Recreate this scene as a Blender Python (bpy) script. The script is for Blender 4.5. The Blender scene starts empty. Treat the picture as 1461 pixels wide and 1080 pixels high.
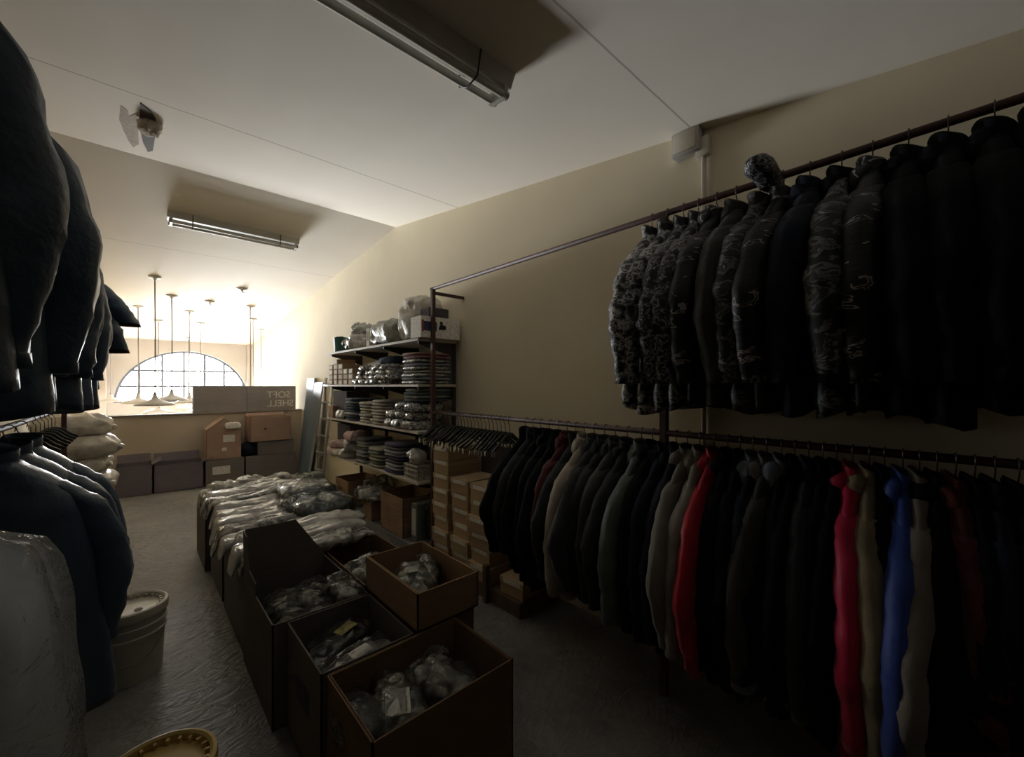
import bpy, bmesh, math, random
from mathutils import Vector, Matrix, noise
R = math.radians
rng = random.Random(7)
SC = bpy.context.scene
COL = SC.collection

# ------------------------------------------------------------------ camera geometry (image 1461 x 1080)
FPX, CX, HY, YAW, CAMZ = 590.0, 730.5, 550.0, R(42.4), 1.5
def ray(px, py):
    a = (px-CX)/FPX; b = (HY-py)/FPX
    return Vector((a*math.cos(YAW)+math.sin(YAW), -a*math.sin(YAW)+math.cos(YAW), b))
def onX(px, py, X):
    d = ray(px, py); return Vector((0, 0, CAMZ))+d*(X/d.x)
def onY(px, py, Y):
    d = ray(px, py); return Vector((0, 0, CAMZ))+d*(Y/d.y)
def onZ(px, py, Z):
    d = ray(px, py); return Vector((0, 0, CAMZ))+d*((Z-CAMZ)/d.z)
RIDGE, ZR, SN, SF = 4.41, 3.32, .135, .098
def zc(y):
    return ZR-SN*(RIDGE-y) if y < RIDGE else ZR-SF*(y-RIDGE)
def onceil(px, py):
    d = ray(px, py)
    s = SN if True else 0
    k = (ZR-SN*RIDGE-CAMZ)/(d.z-SN*d.y)
    if d.y*k > RIDGE or k < 0:
        k = (ZR+SF*RIDGE-CAMZ)/(d.z+SF*d.y)
    return Vector((0, 0, CAMZ))+d*k

# ------------------------------------------------------------------ materials
def newmat(name):
    m = bpy.data.materials.new(name); m.use_nodes = True
    nt = m.node_tree; b = nt.nodes['Principled BSDF']
    return m, nt, b
def lk(nt, a, b): nt.links.new(a, b)
def coords(nt, scale=(1, 1, 1), rot=(0, 0, 0)):
    tc = nt.nodes.new('ShaderNodeTexCoord'); mp = nt.nodes.new('ShaderNodeMapping')
    mp.inputs['Scale'].default_value = scale; mp.inputs['Rotation'].default_value = rot
    lk(nt, tc.outputs['Object'], mp.inputs['Vector']); return mp.outputs['Vector']
def noisen(nt, vec, scale, detail=3, rough=.55, dist=0):
    n = nt.nodes.new('ShaderNodeTexNoise'); n.inputs['Scale'].default_value = scale
    n.inputs['Detail'].default_value = detail; n.inputs['Roughness'].default_value = rough
    n.inputs['Distortion'].default_value = dist
    lk(nt, vec, n.inputs['Vector']); return n.outputs['Fac']
def ramp(nt, fac, stops, interp='LINEAR'):
    r = nt.nodes.new('ShaderNodeValToRGB'); r.color_ramp.interpolation = interp
    e = r.color_ramp.elements
    while len(e) < len(stops): e.new(.5)
    for el, (p, c) in zip(e, stops):
        el.position = p; el.color = (*c, 1) if len(c) == 3 else c
    lk(nt, fac, r.inputs['Fac']); return r.outputs['Color']
def bump(nt, b, h, strength, dist=.01):
    n = nt.nodes.new('ShaderNodeBump'); n.inputs['Strength'].default_value = strength
    n.inputs['Distance'].default_value = dist
    lk(nt, h, n.inputs['Height']); lk(nt, n.outputs['Normal'], b.inputs['Normal'])
def mul(c, k): return tuple(min(1, x*k) for x in c)
MATS = {}
def plain(name, col, rough=.7, var=.12, vs=6, bs=0, bscale=40, metal=0, spec=.5, coat=0, sheen=0, vscale=(1, 1, 1)):
    if name in MATS: return MATS[name]
    m, nt, b = newmat(name)
    v = coords(nt, vscale)
    f = noisen(nt, v, vs, 4)
    lk(nt, ramp(nt, f, [(.3, mul(col, 1-var)), (.7, mul(col, 1+var))]), b.inputs['Base Color'])
    b.inputs['Roughness'].default_value = rough; b.inputs['Metallic'].default_value = metal
    b.inputs['Specular IOR Level'].default_value = spec
    b.inputs['Coat Weight'].default_value = coat; b.inputs['Coat Roughness'].default_value = .15
    b.inputs['Sheen Weight'].default_value = sheen
    if bs: bump(nt, b, noisen(nt, v, bscale, 4, .6), bs)
    MATS[name] = m; return m
def cloth(name, col, rough=.85, bs=.5, bscale=22, spec=.2, sheen=.15, coat=0):
    return plain(name, col, rough, .18, 9, bs, bscale, 0, spec, coat, sheen)
def camo(name, stops, scale=16, rough=.55, dist=.9, stretch=(1, 1, 1.25)):
    if name in MATS: return MATS[name]
    m, nt, b = newmat(name)
    v = coords(nt, stretch)
    f = noisen(nt, v, scale, 3, .62, dist)
    lk(nt, ramp(nt, f, stops, 'CONSTANT'), b.inputs['Base Color'])
    b.inputs['Roughness'].default_value = rough; b.inputs['Specular IOR Level'].default_value = .3
    bump(nt, b, noisen(nt, v, 20, 3), .35)
    MATS[name] = m; return m
def crinkle(name, stops, rough=.25, scale=9, coat=.8, bs=.8, spec=.5):
    """clothes seen through a crumpled clear polybag"""
    if name in MATS: return MATS[name]
    m, nt, b = newmat(name)
    v = coords(nt)
    f = noisen(nt, v, scale, 3, .6, 1.2)
    lk(nt, ramp(nt, f, stops), b.inputs['Base Color'])
    b.inputs['Roughness'].default_value = rough; b.inputs['Coat Weight'].default_value = coat
    b.inputs['Coat Roughness'].default_value = .12; b.inputs['Specular IOR Level'].default_value = spec
    vo = nt.nodes.new('ShaderNodeTexVoronoi'); vo.feature = 'DISTANCE_TO_EDGE'; vo.inputs['Scale'].default_value = scale*1.3
    nd = nt.nodes.new('ShaderNodeTexNoise'); nd.inputs['Scale'].default_value = 6
    lk(nt, v, nd.inputs['Vector'])
    mx = nt.nodes.new('ShaderNodeMixRGB'); mx.inputs['Fac'].default_value = .25
    lk(nt, v, mx.inputs['Color1']); lk(nt, nd.outputs['Color'], mx.inputs['Color2']); lk(nt, mx.outputs['Color'], vo.inputs['Vector'])
    bump(nt, b, vo.outputs['Distance'], bs, .02)
    MATS[name] = m; return m
def film(name, tint=(.9, .92, .9), haze=.035, shine=.22, glow=0):
    if name in MATS: return MATS[name]
    m, nt, b = newmat(name); nt.nodes.remove(b)
    out = nt.nodes['Material Output']
    v = coords(nt)
    tr = nt.nodes.new('ShaderNodeBsdfTransparent'); tr.inputs['Color'].default_value = (*tint, 1)
    di = nt.nodes.new('ShaderNodeBsdfDiffuse'); di.inputs['Color'].default_value = (.8, .8, .78, 1)
    gl = nt.nodes.new('ShaderNodeBsdfGlossy'); gl.inputs['Roughness'].default_value = .09
    bn = nt.nodes.new('ShaderNodeBump'); bn.inputs['Strength'].default_value = 1; bn.inputs['Distance'].default_value = .03
    lk(nt, noisen(nt, v, 13, 4, .6, 1.8), bn.inputs['Height'])
    lk(nt, bn.outputs['Normal'], gl.inputs['Normal'])
    m1 = nt.nodes.new('ShaderNodeMixShader'); m1.inputs[0].default_value = haze
    m2 = nt.nodes.new('ShaderNodeMixShader')
    fr = nt.nodes.new('ShaderNodeLayerWeight'); fr.inputs['Blend'].default_value = shine
    lk(nt, bn.outputs['Normal'], fr.inputs['Normal'])
    tl = nt.nodes.new('ShaderNodeBsdfTranslucent'); tl.inputs['Color'].default_value = (.93, .95, .96, 1)
    m0 = nt.nodes.new('ShaderNodeMixShader'); m0.inputs[0].default_value = glow
    lk(nt, di.outputs[0], m0.inputs[1]); lk(nt, tl.outputs[0], m0.inputs[2])
    lk(nt, tr.outputs[0], m1.inputs[1]); lk(nt, m0.outputs[0], m1.inputs[2])
    lk(nt, fr.outputs['Fresnel'], m2.inputs[0]); lk(nt, m1.outputs[0], m2.inputs[1]); lk(nt, gl.outputs[0], m2.inputs[2])
    lk(nt, m2.outputs[0], out.inputs['Surface'])
    MATS[name] = m; return m
def board(name, col, streak=.1):
    if name in MATS: return MATS[name]
    m, nt, b = newmat(name)
    f = noisen(nt, coords(nt, (3, 3, 40)), 2.0, 3); g = noisen(nt, coords(nt), 3.5, 4)
    mx = nt.nodes.new('ShaderNodeMath'); mx.operation = 'ADD'; lk(nt, f, mx.inputs[0]); lk(nt, g, mx.inputs[1])
    mh = nt.nodes.new('ShaderNodeMath'); mh.operation = 'MULTIPLY'; mh.inputs[1].default_value = .5; lk(nt, mx.outputs[0], mh.inputs[0])
    lk(nt, ramp(nt, mh.outputs[0], [(.35, mul(col, 1-streak*1.6)), (.65, mul(col, 1+streak))]), b.inputs['Base Color'])
    b.inputs['Roughness'].default_value = .8; b.inputs['Specular IOR Level'].default_value = .2
    MATS[name] = m; return m
def M_ceiling():
    m, nt, b = newmat('ceiling_plaster')
    v = coords(nt)
    base = ramp(nt, noisen(nt, v, .9, 4), [(.3, (.78, .72, .63)), (.7, (.83, .77, .68))])
    sx = nt.nodes.new('ShaderNodeSeparateXYZ'); lk(nt, v, sx.inputs[0])
    wob = noisen(nt, v, 2.5, 2)
    wm = nt.nodes.new('ShaderNodeMath'); wm.operation = 'MULTIPLY_ADD'; wm.inputs[1].default_value = .02
    lk(nt, wob, wm.inputs[0]); lk(nt, sx.outputs['Y'], wm.inputs[2])
    col = base
    for y0, w in ((.985, .005), (3.19, .006), (6.4, .004)):
        s = nt.nodes.new('ShaderNodeMath'); s.operation = 'SUBTRACT'; s.inputs[1].default_value = y0; lk(nt, wm.outputs[0], s.inputs[0])
        a = nt.nodes.new('ShaderNodeMath'); a.operation = 'ABSOLUTE'; lk(nt, s.outputs[0], a.inputs[0])
        l = nt.nodes.new('ShaderNodeMath'); l.operation = 'LESS_THAN'; l.inputs[1].default_value = w; lk(nt, a.outputs[0], l.inputs[0])
        h = nt.nodes.new('ShaderNodeMath'); h.operation = 'MULTIPLY'; h.inputs[1].default_value = .55; lk(nt, l.outputs[0], h.inputs[0])
        mx = nt.nodes.new('ShaderNodeMixRGB'); mx.inputs['Color2'].default_value = (.25, .21, .17, 1)
        lk(nt, h.outputs[0], mx.inputs['Fac']); lk(nt, col, mx.inputs['Color1']); col = mx.outputs['Color']
    lk(nt, col, b.inputs['Base Color']); b.inputs['Roughness'].default_value = .9; b.inputs['Specular IOR Level'].default_value = .15
    bump(nt, b, noisen(nt, v, 5, 5), .12, .02)
    return m
def M_floor():
    m, nt, b = newmat('floor_concrete')
    v = coords(nt)
    a = noisen(nt, v, 1.6, 6, .62, .6); c = noisen(nt, v, 11, 4, .6, 1.0)
    mx = nt.nodes.new('ShaderNodeMath'); mx.operation = 'MULTIPLY_ADD'; mx.inputs[1].default_value = .45
    lk(nt, c, mx.inputs[0]); lk(nt, a, mx.inputs[2])
    lk(nt, ramp(nt, mx.outputs[0], [(.45, (.115, .112, .107)), (.7, (.215, .208, .198)), (.95, (.31, .30, .285))]), b.inputs['Base Color'])
    lk(nt, ramp(nt, a, [(.3, (.38,)*3), (.75, (.62,)*3)]), b.inputs['Roughness'])
    hb = noisen(nt, coords(nt, (1.0, 2.0, 1)), 7, 3, .55, 2.2)
    bump(nt, b, hb, .45, .03)
    return m

M = dict(
    ceil=M_ceiling(), floor=M_floor(), dimfloor=plain('dark_shop_floor', (.10, .09, .08), .6), wallv=plain('stairwell_plaster_dimmed', (.46, .41, .36), .85, .08, 1.5, .1, 6, spec=.2),  # stairwell walls: cream darkened in colour to stand in for weaker light
    wall=plain('wall_cream_paint', (.76, .68, .51), .75, .05, 1.2, .12, 5, spec=.25),
    wallw=plain('wall_white_paint', (.82, .78, .73), .85, .05, 1.5, .1, 6, spec=.2),
    parapet=plain('parapet_paint', (.60, .52, .43), .85, .06, 1.5, .1, 6, spec=.2),
    cap=plain('cap_dark', (.30, .27, .24), .6), iron=plain('window_iron', (.10, .11, .13), .5),
    rust=plain('rust_brown_paint', (.075, .030, .022), .62, .25, 25, .2, 60),
    steel=plain('worn_steel', (.30, .28, .26), .35, .2, 20, metal=.8),
    chrome=plain('chrome', (.75, .75, .75), .15, .02, metal=1), hook=plain('hook_wire', (.10, .085, .08), .35, metal=.7),
    hang=plain('hanger_plastic', (.022, .026, .025), .35),
    tube=plain('fluorescent_tube', (.62, .60, .54), .25), fix=plain('fixture_enamel', (.52, .50, .44), .45), strap=plain('black_strap', (.02, .02, .02), .5),
    pvc=plain('conduit_pvc', (.60, .55, .45), .5), jb=plain('junction_grey', (.44, .42, .39), .5),
    cardt=board('cardboard_tan', (.33, .215, .125)), cardb=board('cardboard_brown', (.20, .125, .075)), cardg=board('cardboard_grey', (.165, .145, .13)),
    cards=board('cardboard_shoe', (.50, .36, .22)), cardl=board('cardboard_lid', (.58, .44, .28)), carddk=board('cardboard_dark', (.10, .088, .095)),
    cardp=board('cardboard_striped', (.42, .27, .17), .25), cardor=board('cardboard_pinkish', (.44, .30, .235)), cardvi=board('cardboard_violet_grey', (.20, .175, .205)), cardhz=board('cardboard_grey_hazed', (.34, .315, .31)), cardmg=board('cardboard_mid_grey', (.23, .205, .19)),  # long parapet cartons: grey board with far-end haze mixed into its colour
    label=plain('paper_label', (.80, .78, .72), .7, .2, 60), labely=plain('yellow_label', (.50, .42, .12), .6, .1, 40),
    ink=plain('print_ink', (.03, .03, .04), .6), inkp=plain('pale_print', (.42, .39, .38), .7), blue=plain('blue_print', (.04, .06, .14), .6), redp=plain('red_print', (.35, .06, .06), .6),
    film=film('clear_film'), filmw=film('white_film', (.80, .83, .85), .86, .2, .75),
    pk1=crinkle('bagged_olive', [(.38, (.02, .02, .016)), (.5, (.19, .175, .125)), (.66, (.52, .49, .38))]),
    pk2=crinkle('bagged_grey', [(.38, (.025, .025, .024)), (.52, (.25, .235, .205)), (.66, (.62, .59, .52))]),
    pk3=crinkle('bagged_black', [(.35, (.012, .012, .013)), (.6, (.05, .05, .05)), (.8, (.22, .21, .19))]),
    pkw=crinkle('bagged_white', [(.25, (.20, .19, .18)), (.45, (.52, .50, .47)), (.75, (.72, .70, .66))], .3),
    pks=crinkle('bagged_silver', [(.36, (.05, .05, .055)), (.47, (.35, .35, .36)), (.62, (.80, .80, .78))], .22, 26),
    pkn=crinkle('bagged_navy', [(.3, (.012, .02, .03)), (.6, (.03, .05, .07)), (.8, (.10, .13, .15))], .3),
    sack=crinkle('white_sack', [(.25, (.34, .31, .27)), (.5, (.55, .51, .45)), (.75, (.68, .64, .57))], .4, 6, .3, .6),
    teal=plain('teal_plastic', (.05, .16, .14), .5), bucket=plain('bucket_white', (.56, .53, .46), .38, .06, 8), bucketlid=plain('bucket_lid_white', (.60, .56, .47), .35, .06, 8),
    bucky=plain('bucket_yellow', (.50, .36, .12), .4, .08, 6), hole=plain('hole_dark', (.07, .05, .04), .9), lump=plain('plaster_lump', (.55, .48, .40), .95, .25, 30, .6, 40), stain=plain('plaster_stain', (.40, .34, .27), .95, .3, 30),
    shelf=plain('shelf_white', (.60, .56, .50), .5, .06, 10), rail=plain('shelf_rail', (.05, .045, .042), .5),
    panel=plain('board_bluegrey', (.10, .135, .16), .4, .1, 5), panele=plain('board_edge', (.42, .45, .47), .5), alu=plain('aluminium', (.45, .46, .47), .35, .1, 20, metal=.8),
    lamp=plain('lamp_enamel', (.55, .53, .51), .4), cord=plain('lamp_cord', (.30, .27, .25), .6), wood=plain('plank_brown', (.14, .085, .055), .6, .25, 12), basket=plain('wire_basket', (.55, .52, .45), .5), mug=plain('white_mug', (.7, .68, .62), .35),
)
GLASS, _nt, _b = newmat('window_glass')
_nt.nodes.remove(_b)
_t = _nt.nodes.new('ShaderNodeBsdfTransparent'); _t.inputs['Color'].default_value = (.95, .97, .97, 1)
_g = _nt.nodes.new('ShaderNodeBsdfGlossy'); _g.inputs['Roughness'].default_value = .05
_m = _nt.nodes.new('ShaderNodeMixShader'); _m.inputs[0].default_value = .05
lk(_nt, _t.outputs[0], _m.inputs[1]); lk(_nt, _g.outputs[0], _m.inputs[2]); lk(_nt, _m.outputs[0], _nt.nodes['Material Output'].inputs['Surface'])

# ------------------------------------------------------------------ mesh building
class MB:
    def __init__(s): s.v = []; s.f = []
    def add(s, vs, fs, mat=None):
        o = len(s.v)
        s.v += [(mat @ Vector(p)) if mat else Vector(p) for p in vs]
        s.f += [tuple(i+o for i in f) for f in fs]; return s
    def box(s, lo, hi, mat=None, bev=0):
        if bev:
            bm = bmesh.new(); bmesh.ops.create_cube(bm, size=1)
            for v in bm.verts: v.co = Vector([lo[i]+(v.co[i]+.5)*(hi[i]-lo[i]) for i in range(3)])
            bmesh.ops.bevel(bm, geom=bm.edges[:], offset=bev, segments=2, affect='EDGES', profile=.6)
            bm.verts.index_update()
            s.add([v.co.copy() for v in bm.verts], [[v.index for v in f.verts] for f in bm.faces], mat); bm.free(); return s
        (a, b, c), (d, e, f) = lo, hi
        return s.add([(a, b, c), (d, b, c), (d, e, c), (a, e, c), (a, b, f), (d, b, f), (d, e, f), (a, e, f)],
                     [(0, 3, 2, 1), (4, 5, 6, 7), (0, 1, 5, 4), (1, 2, 6, 5), (2, 3, 7, 6), (3, 0, 4, 7)], mat)
    def loft(s, rings, cap=True, mat=None, closed=True):
        n = len(rings[0]); vs = [p for r in rings for p in r]; fs = []
        for i in range(len(rings)-1):
            for j in range(n if closed else n-1):
                k = (j+1) % n
                fs.append((i*n+j, i*n+k, (i+1)*n+k, (i+1)*n+j))
        if cap:
            fs.append(tuple(range(n-1, -1, -1))); fs.append(tuple((len(rings)-1)*n+j for j in range(n)))
        return s.add(vs, fs, mat)
    def tube(s, pts, r, n=8, mat=None, flat=1.0, cap=True):
        pts = [Vector(p) for p in pts]; rs = r if isinstance(r, (list, tuple)) else [r]*len(pts)
        rings = []; up = None
        for i, p in enumerate(pts):
            d = (pts[min(i+1, len(pts)-1)]-pts[max(i-1, 0)]).normalized()
            if up is None: up = Vector((0, 1, 0)) if abs(d.y) < .9 else Vector((1, 0, 0))
            a = d.cross(up).normalized(); b = a.cross(d).normalized(); up = b
            rings.append([p+a*math.cos(2*math.pi*k/n)*rs[i]+b*math.sin(2*math.pi*k/n)*rs[i]*flat for k in range(n)])
        return s.loft(rings, cap, mat)
    def lathe(s, prof, n=32, mat=None, cap=False):
        return s.loft([[Vector((r*math.cos(2*math.pi*k/n), r*math.sin(2*math.pi*k/n), z)) for k in range(n)] for r, z in prof], cap, mat)
    def build(s, name, mat, parent=None, smooth=False, loc=None, rz=0):
        me = bpy.data.meshes.new(name); me.from_pydata([tuple(v) for v in s.v], [], s.f); me.update()
        if smooth:
            bm = bmesh.new(); bm.from_mesh(me); bmesh.ops.recalc_face_normals(bm, faces=bm.faces); bm.to_mesh(me); bm.free()
            me.polygons.foreach_set('use_smooth', [True]*len(me.polygons))
            if smooth == 'auto': me.set_sharp_from_angle(angle=R(40))
        me.materials.append(mat)
        o = bpy.data.objects.new(name, me); COL.objects.link(o)
        if parent: o.parent = parent
        if loc is not None: o.location = loc
        o.rotation_euler.z = rz
        return o
def tag(o, label, cat, group=None, kind=None):
    o['label'] = label; o['category'] = cat
    if group: o['group'] = group
    if kind: o['kind'] = kind
    return o
def thing(name, label, cat, loc=(0, 0, 0), rz=0, group=None):
    o = bpy.data.objects.new(name, None); COL.objects.link(o); o.empty_display_size = .05
    o.location = loc; o.rotation_euler = (0, 0, rz); return tag(o, label, cat, group)
def struct(o, label=None):
    o['kind'] = 'structure'
    if label: o['label'] = label
    return o
ORD = ['first', 'second', 'third', 'fourth', 'fifth', 'sixth', 'seventh', 'eighth', 'ninth', 'tenth', 'eleventh', 'twelfth', 'thirteenth', 'fourteenth', 'fifteenth', 'sixteenth', 'seventeenth', 'eighteenth', 'nineteenth', 'twentieth', 'twenty-first', 'twenty-second', 'twenty-third', 'twenty-fourth', 'twenty-fifth', 'twenty-sixth', 'twenty-seventh', 'twenty-eighth', 'twenty-ninth', 'thirtieth', 'thirty-first', 'thirty-second', 'thirty-third', 'thirty-fourth', 'thirty-fifth', 'thirty-sixth', 'thirty-seventh', 'thirty-eighth', 'thirty-ninth', 'fortieth', 'forty-first', 'forty-second', 'forty-third']
def lerp(tab, x):
    for (a, p), (b, q) in zip(tab, tab[1:]):
        if x <= b: return p+(q-p)*max(0, min(1, (x-a)/(b-a)))
    return tab[-1][1]
def sp(c, e): return math.copysign(abs(c)**e, c)
def blob(lx, ly, lz, seed=0, amp=.02, fr=6, e1=.6, e2=.5, nu=30, nv=16, ridge=.5, flat=True, bend=None):
    """a soft crumpled pillow; base on z=0"""
    off = Vector((seed*13.7, seed*5.3, seed*2.9)); mb = MB(); rings = []
    for i in range(nv+1):
        ph = -math.pi/2+math.pi*i/nv
        ring = []
        for j in range(nu):
            th = 2*math.pi*j/nu
            c = sp(math.cos(ph), e1); p = Vector((lx/2*c*sp(math.cos(th), e2), ly/2*c*sp(math.sin(th), e2), lz/2*sp(math.sin(ph), e1)))
            q = p*fr+off
            d = noise.noise(q)*(1-ridge)+ridge*(1-2*abs(noise.noise(q*1.7+Vector((9, 4, 2)))))-ridge*.4
            nrm = Vector((p.x/(lx*lx), p.y/(ly*ly), p.z/(lz*lz)))
            nrm = nrm.normalized() if nrm.length else Vector((0, 0, 1))
            p = p+nrm*d*amp*(1 if abs(ph) < 1.5 else .3)
            if flat and p.z < -lz*.5: p.z = -lz*.5
            p.z += lz/2
            if bend: p = bend(p)
            ring.append(p)
        rings.append(ring)
    mb.loft(rings, True); return mb
SKY, GLOW, GLOWDIR, GLOWPOW, GLOW2, EXPO = 7.0, 190.0, (-.10, 1, -.25), 80.0, 80.0, 1.45
# ------------------------------------------------------------------ the room
XW, XL, YB, YW, YP = 2.22, -.80, -3.0, 12.4, 8.05      # right wall, left wall, wall behind, window wall, parapet
ZV = -2.7
struct(MB().box((XL-.2, YB-.2, -.2), (XW+.2, YP+.12, 0)).build('floor', M['floor']))
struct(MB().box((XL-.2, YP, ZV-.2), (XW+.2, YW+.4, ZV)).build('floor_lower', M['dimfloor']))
mb = MB(); a = .15
prof = [(YB-.2, zc(YB-.2)), (RIDGE, ZR), (YW+.4, zc(YW+.4))]
for (y0, z0), (y1, z1) in zip(prof, prof[1:]):
    mb.add([(XL-.2, y0, z0), (XW+.2, y0, z0), (XW+.2, y1, z1), (XL-.2, y1, z1), (XL-.2, y0, z0+a), (XW+.2, y0, z0+a), (XW+.2, y1, z1+a), (XL-.2, y1, z1+a)],
           [(0, 1, 2, 3), (4, 7, 6, 5), (0, 4, 5, 1), (2, 6, 7, 3), (1, 5, 6, 2), (0, 3, 7, 4)])
struct(mb.build('ceiling', M['ceil']))
def gable_wall(name, x0, x1, mat):
    mb = MB()
    pts = [(YB-.2, ZV), (YW+.4, ZV), (YW+.4, zc(YW+.4)+.1), (RIDGE, ZR+.1), (YB-.2, zc(YB-.2)+.1)]
    n = len(pts)
    mb.add([(x0, y, z) for y, z in pts]+[(x1, y, z) for y, z in pts], [tuple(range(n)), tuple(range(2*n-1, n-1, -1))]+[(i, (i+1) % n, n+(i+1) % n, n+i) for i in range(n)])
    return struct(mb.build(name, mat))
gable_wall('wall_right', XW, XW+.2, M['wall'])
gable_wall('wall_left', XL-.2, XL, M['wall'])
struct(MB().box((XL, YB-.2, 0), (XW, YB, zc(YB)+.1)).build('wall_front', M['wood']))
# window wall with the arched opening and a shop window lower down
AX, AZ, AR, AH = .92, 1.12, 1.255, 1.19
mb = MB(); N = 40
arc = [(AX-AR*math.cos(math.pi*i/N), AZ+AH*math.sin(math.pi*i/N)) for i in range(N+1)]
zt = zc(YW)+.12
bx0, bx1, bz0, bz1 = -.25, 2.05, ZV+.25, .55
for y in (YW, YW+.25):
    o = len(mb.v)
    vs = [(x, y, z) for x, z in arc]+[(x, y, zt) for x, z in arc]
    mb.add(vs, [(i, i+1, N+2+i, N+1+i) for i in range(N)])
    for x0, x1, z0, z1 in ((XL, AX-AR, AZ, zt), (AX+AR, XW, AZ, zt), (XL, XW, ZV, AZ)):
        mb.add([(x0, y, z0), (x1, y, z0), (x1, y, z1), (x0, y, z1)], [(0, 1, 2, 3)])
mb.add([(x, YW, z) for x, z in arc]+[(x, YW+.25, z) for x, z in arc], [(i, i+1, N+2+i, N+1+i) for i in range(N)])
mb.add([(AX-AR, YW, AZ), (AX+AR, YW, AZ), (AX+AR, YW+.25, AZ), (AX-AR, YW+.25, AZ)], [(0, 1, 2, 3)])
struct(mb.build('wall_back', M['wallv']))
def arched_window():
    w = bpy.data.objects.new('window_1', None); COL.objects.link(w); w.location = (AX, YW+.12, AZ); struct(w)
    mb = MB(); n = 40
    a_ = [(-AR*math.cos(math.pi*i/n), AH*math.sin(math.pi*i/n)) for i in range(n+1)]
    mb.tube([(x*.99, 0, z*.99) for x, z in a_], .034, 8); mb.tube([(-AR, 0, .02), (AR, 0, .02)], .03, 8)
    mb.build('window_frame', M['iron'], w, True)
    mb = MB()
    for z in (.36, .72):
        hx = AR*math.sqrt(max(0, 1-(z/AH)**2)); mb.box((-hx, -.018, z-.022), (hx, .018, z+.022))
    for i in range(-3, 4):
        x = i*.395-.05
        if abs(x) < AR: mb.box((x-.022, -.015, 0), (x+.022, .015, AH*math.sqrt(1-(x/AR)**2)))
    mb.build('glazing_bars', M['iron'], w)
    mb = MB(); mb.add([(x, .002, z) for x, z in a_], [tuple(range(n+1))]); mb.build('window_pane', GLASS, w)
arched_window()
struct(MB().box((XL, YP, -.2), (XW, YP+.15, 1.055)).build('wall_parapet', M['parapet']))
struct(MB().box((XL, YP-.03, 1.055), (XW, YP+.19, 1.075), None, .004).build('trim_1', M['cap']))
struct(MB().box((XL, YW-.35, ZV), (-.44, YW, zc(YW)+.05)).build('trim_2', M['wallv']))
struct(MB().box((2.12, YW-.10, ZV), (XW, YW, zc(YW)+.05)).build('trim_3', M['wallv']))

# ceiling damage below the near joint
def ceiling_damage():
    c = onceil(212, 180); t = thing('plaster_damage', 'broken plaster hole with crumbling lump on the ceiling near the long joint', 'plaster', c)
    def patch(pts, dz, seed):
        mb = MB(); n = len(pts); P = [onceil(x, y)-c for x, y in pts]
        top = [p+Vector((0, 0, .003)) for p in P]; bot = [p-Vector((0, 0, dz)) for p in P]
        mb.loft([top, bot], True); return mb
    patch([(172, 150), (182, 158), (184, 166), (196, 160), (198, 205), (190, 210), (183, 200), (176, 185), (170, 170)], .003, 1).build('stain', M['stain'], t)
    patch([(200, 146), (215, 158), (222, 168), (224, 180), (221, 196), (218, 214), (211, 216), (204, 202), (201, 190), (199, 170)], .006, 2).build('hole', M['hole'], t)
    p = onceil(213, 175)-c
    blob(.12, .17, .07, 3, .03, 16, .8, .8).build('plaster_lump', M['lump'], t, True, loc=p-Vector((0, 0, .068)))
ceiling_damage()

# fluorescent fixtures under the ceiling
def fluorescent(x1, y, sl, label, length=1.26, broken=False):
    z = zc(y); t = thing('fluorescent_fixture', label, 'ceiling light', (x1-length/2, y, z), 0, 'fluorescent ceiling fixtures')
    t.rotation_euler = (math.atan(sl), 0, 0)
    h = length/2
    mb = MB(); mb.add([(-h, -.075, 0), (-h, .075, 0), (-h, .05, -.06), (-h, -.05, -.06), (h, -.075, 0), (h, .075, 0), (h, .05, -.06), (h, -.05, -.06)],
                      [(0, 1, 2, 3), (7, 6, 5, 4), (0, 3, 7, 4), (1, 5, 6, 2), (3, 2, 6, 7), (0, 4, 5, 1)])
    mb.build('channel', M['fix'], t)
    for s in (-1, 1):
        mb = MB(); mb.tube([(-h+.02, s*.04, -.092), (h-.02, s*.04, -.092)], .017, 14); tb = mb.build('tube', M['tube'], t, 'auto')
        for e in (-1, 1):
            MB().tube([(e*(h-.035), s*.04, -.092), (e*(h-.012), s*.04, -.092)], .019, 14).build('tube_cap', M['steel'], tb, 'auto')
    for e in (-1, 1):
        MB().box((e*(h-.03)-.012, -.055, -.112), (e*(h-.03)+.012, .055, -.055), None, .004).build('lamp_holder', M['fix'], t)
    for e in (-1, 1):
        x = e*(h-.20)
        MB().tube([(x, -.077, -.002), (x, -.066, -.10), (x, 0, -.122), (x, .066, -.10), (x, .077, -.002)], .004, 6).build('strap', M['strap'], t, True)
fluorescent(1.27, 1.44, SN, 'twin-tube fluorescent fixture overhead, nearest and largest, with black straps')
fluorescent(1.44, 5.37, -SF, 'twin-tube fluorescent fixture farther off beyond the ceiling ridge', 1.2)

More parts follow.
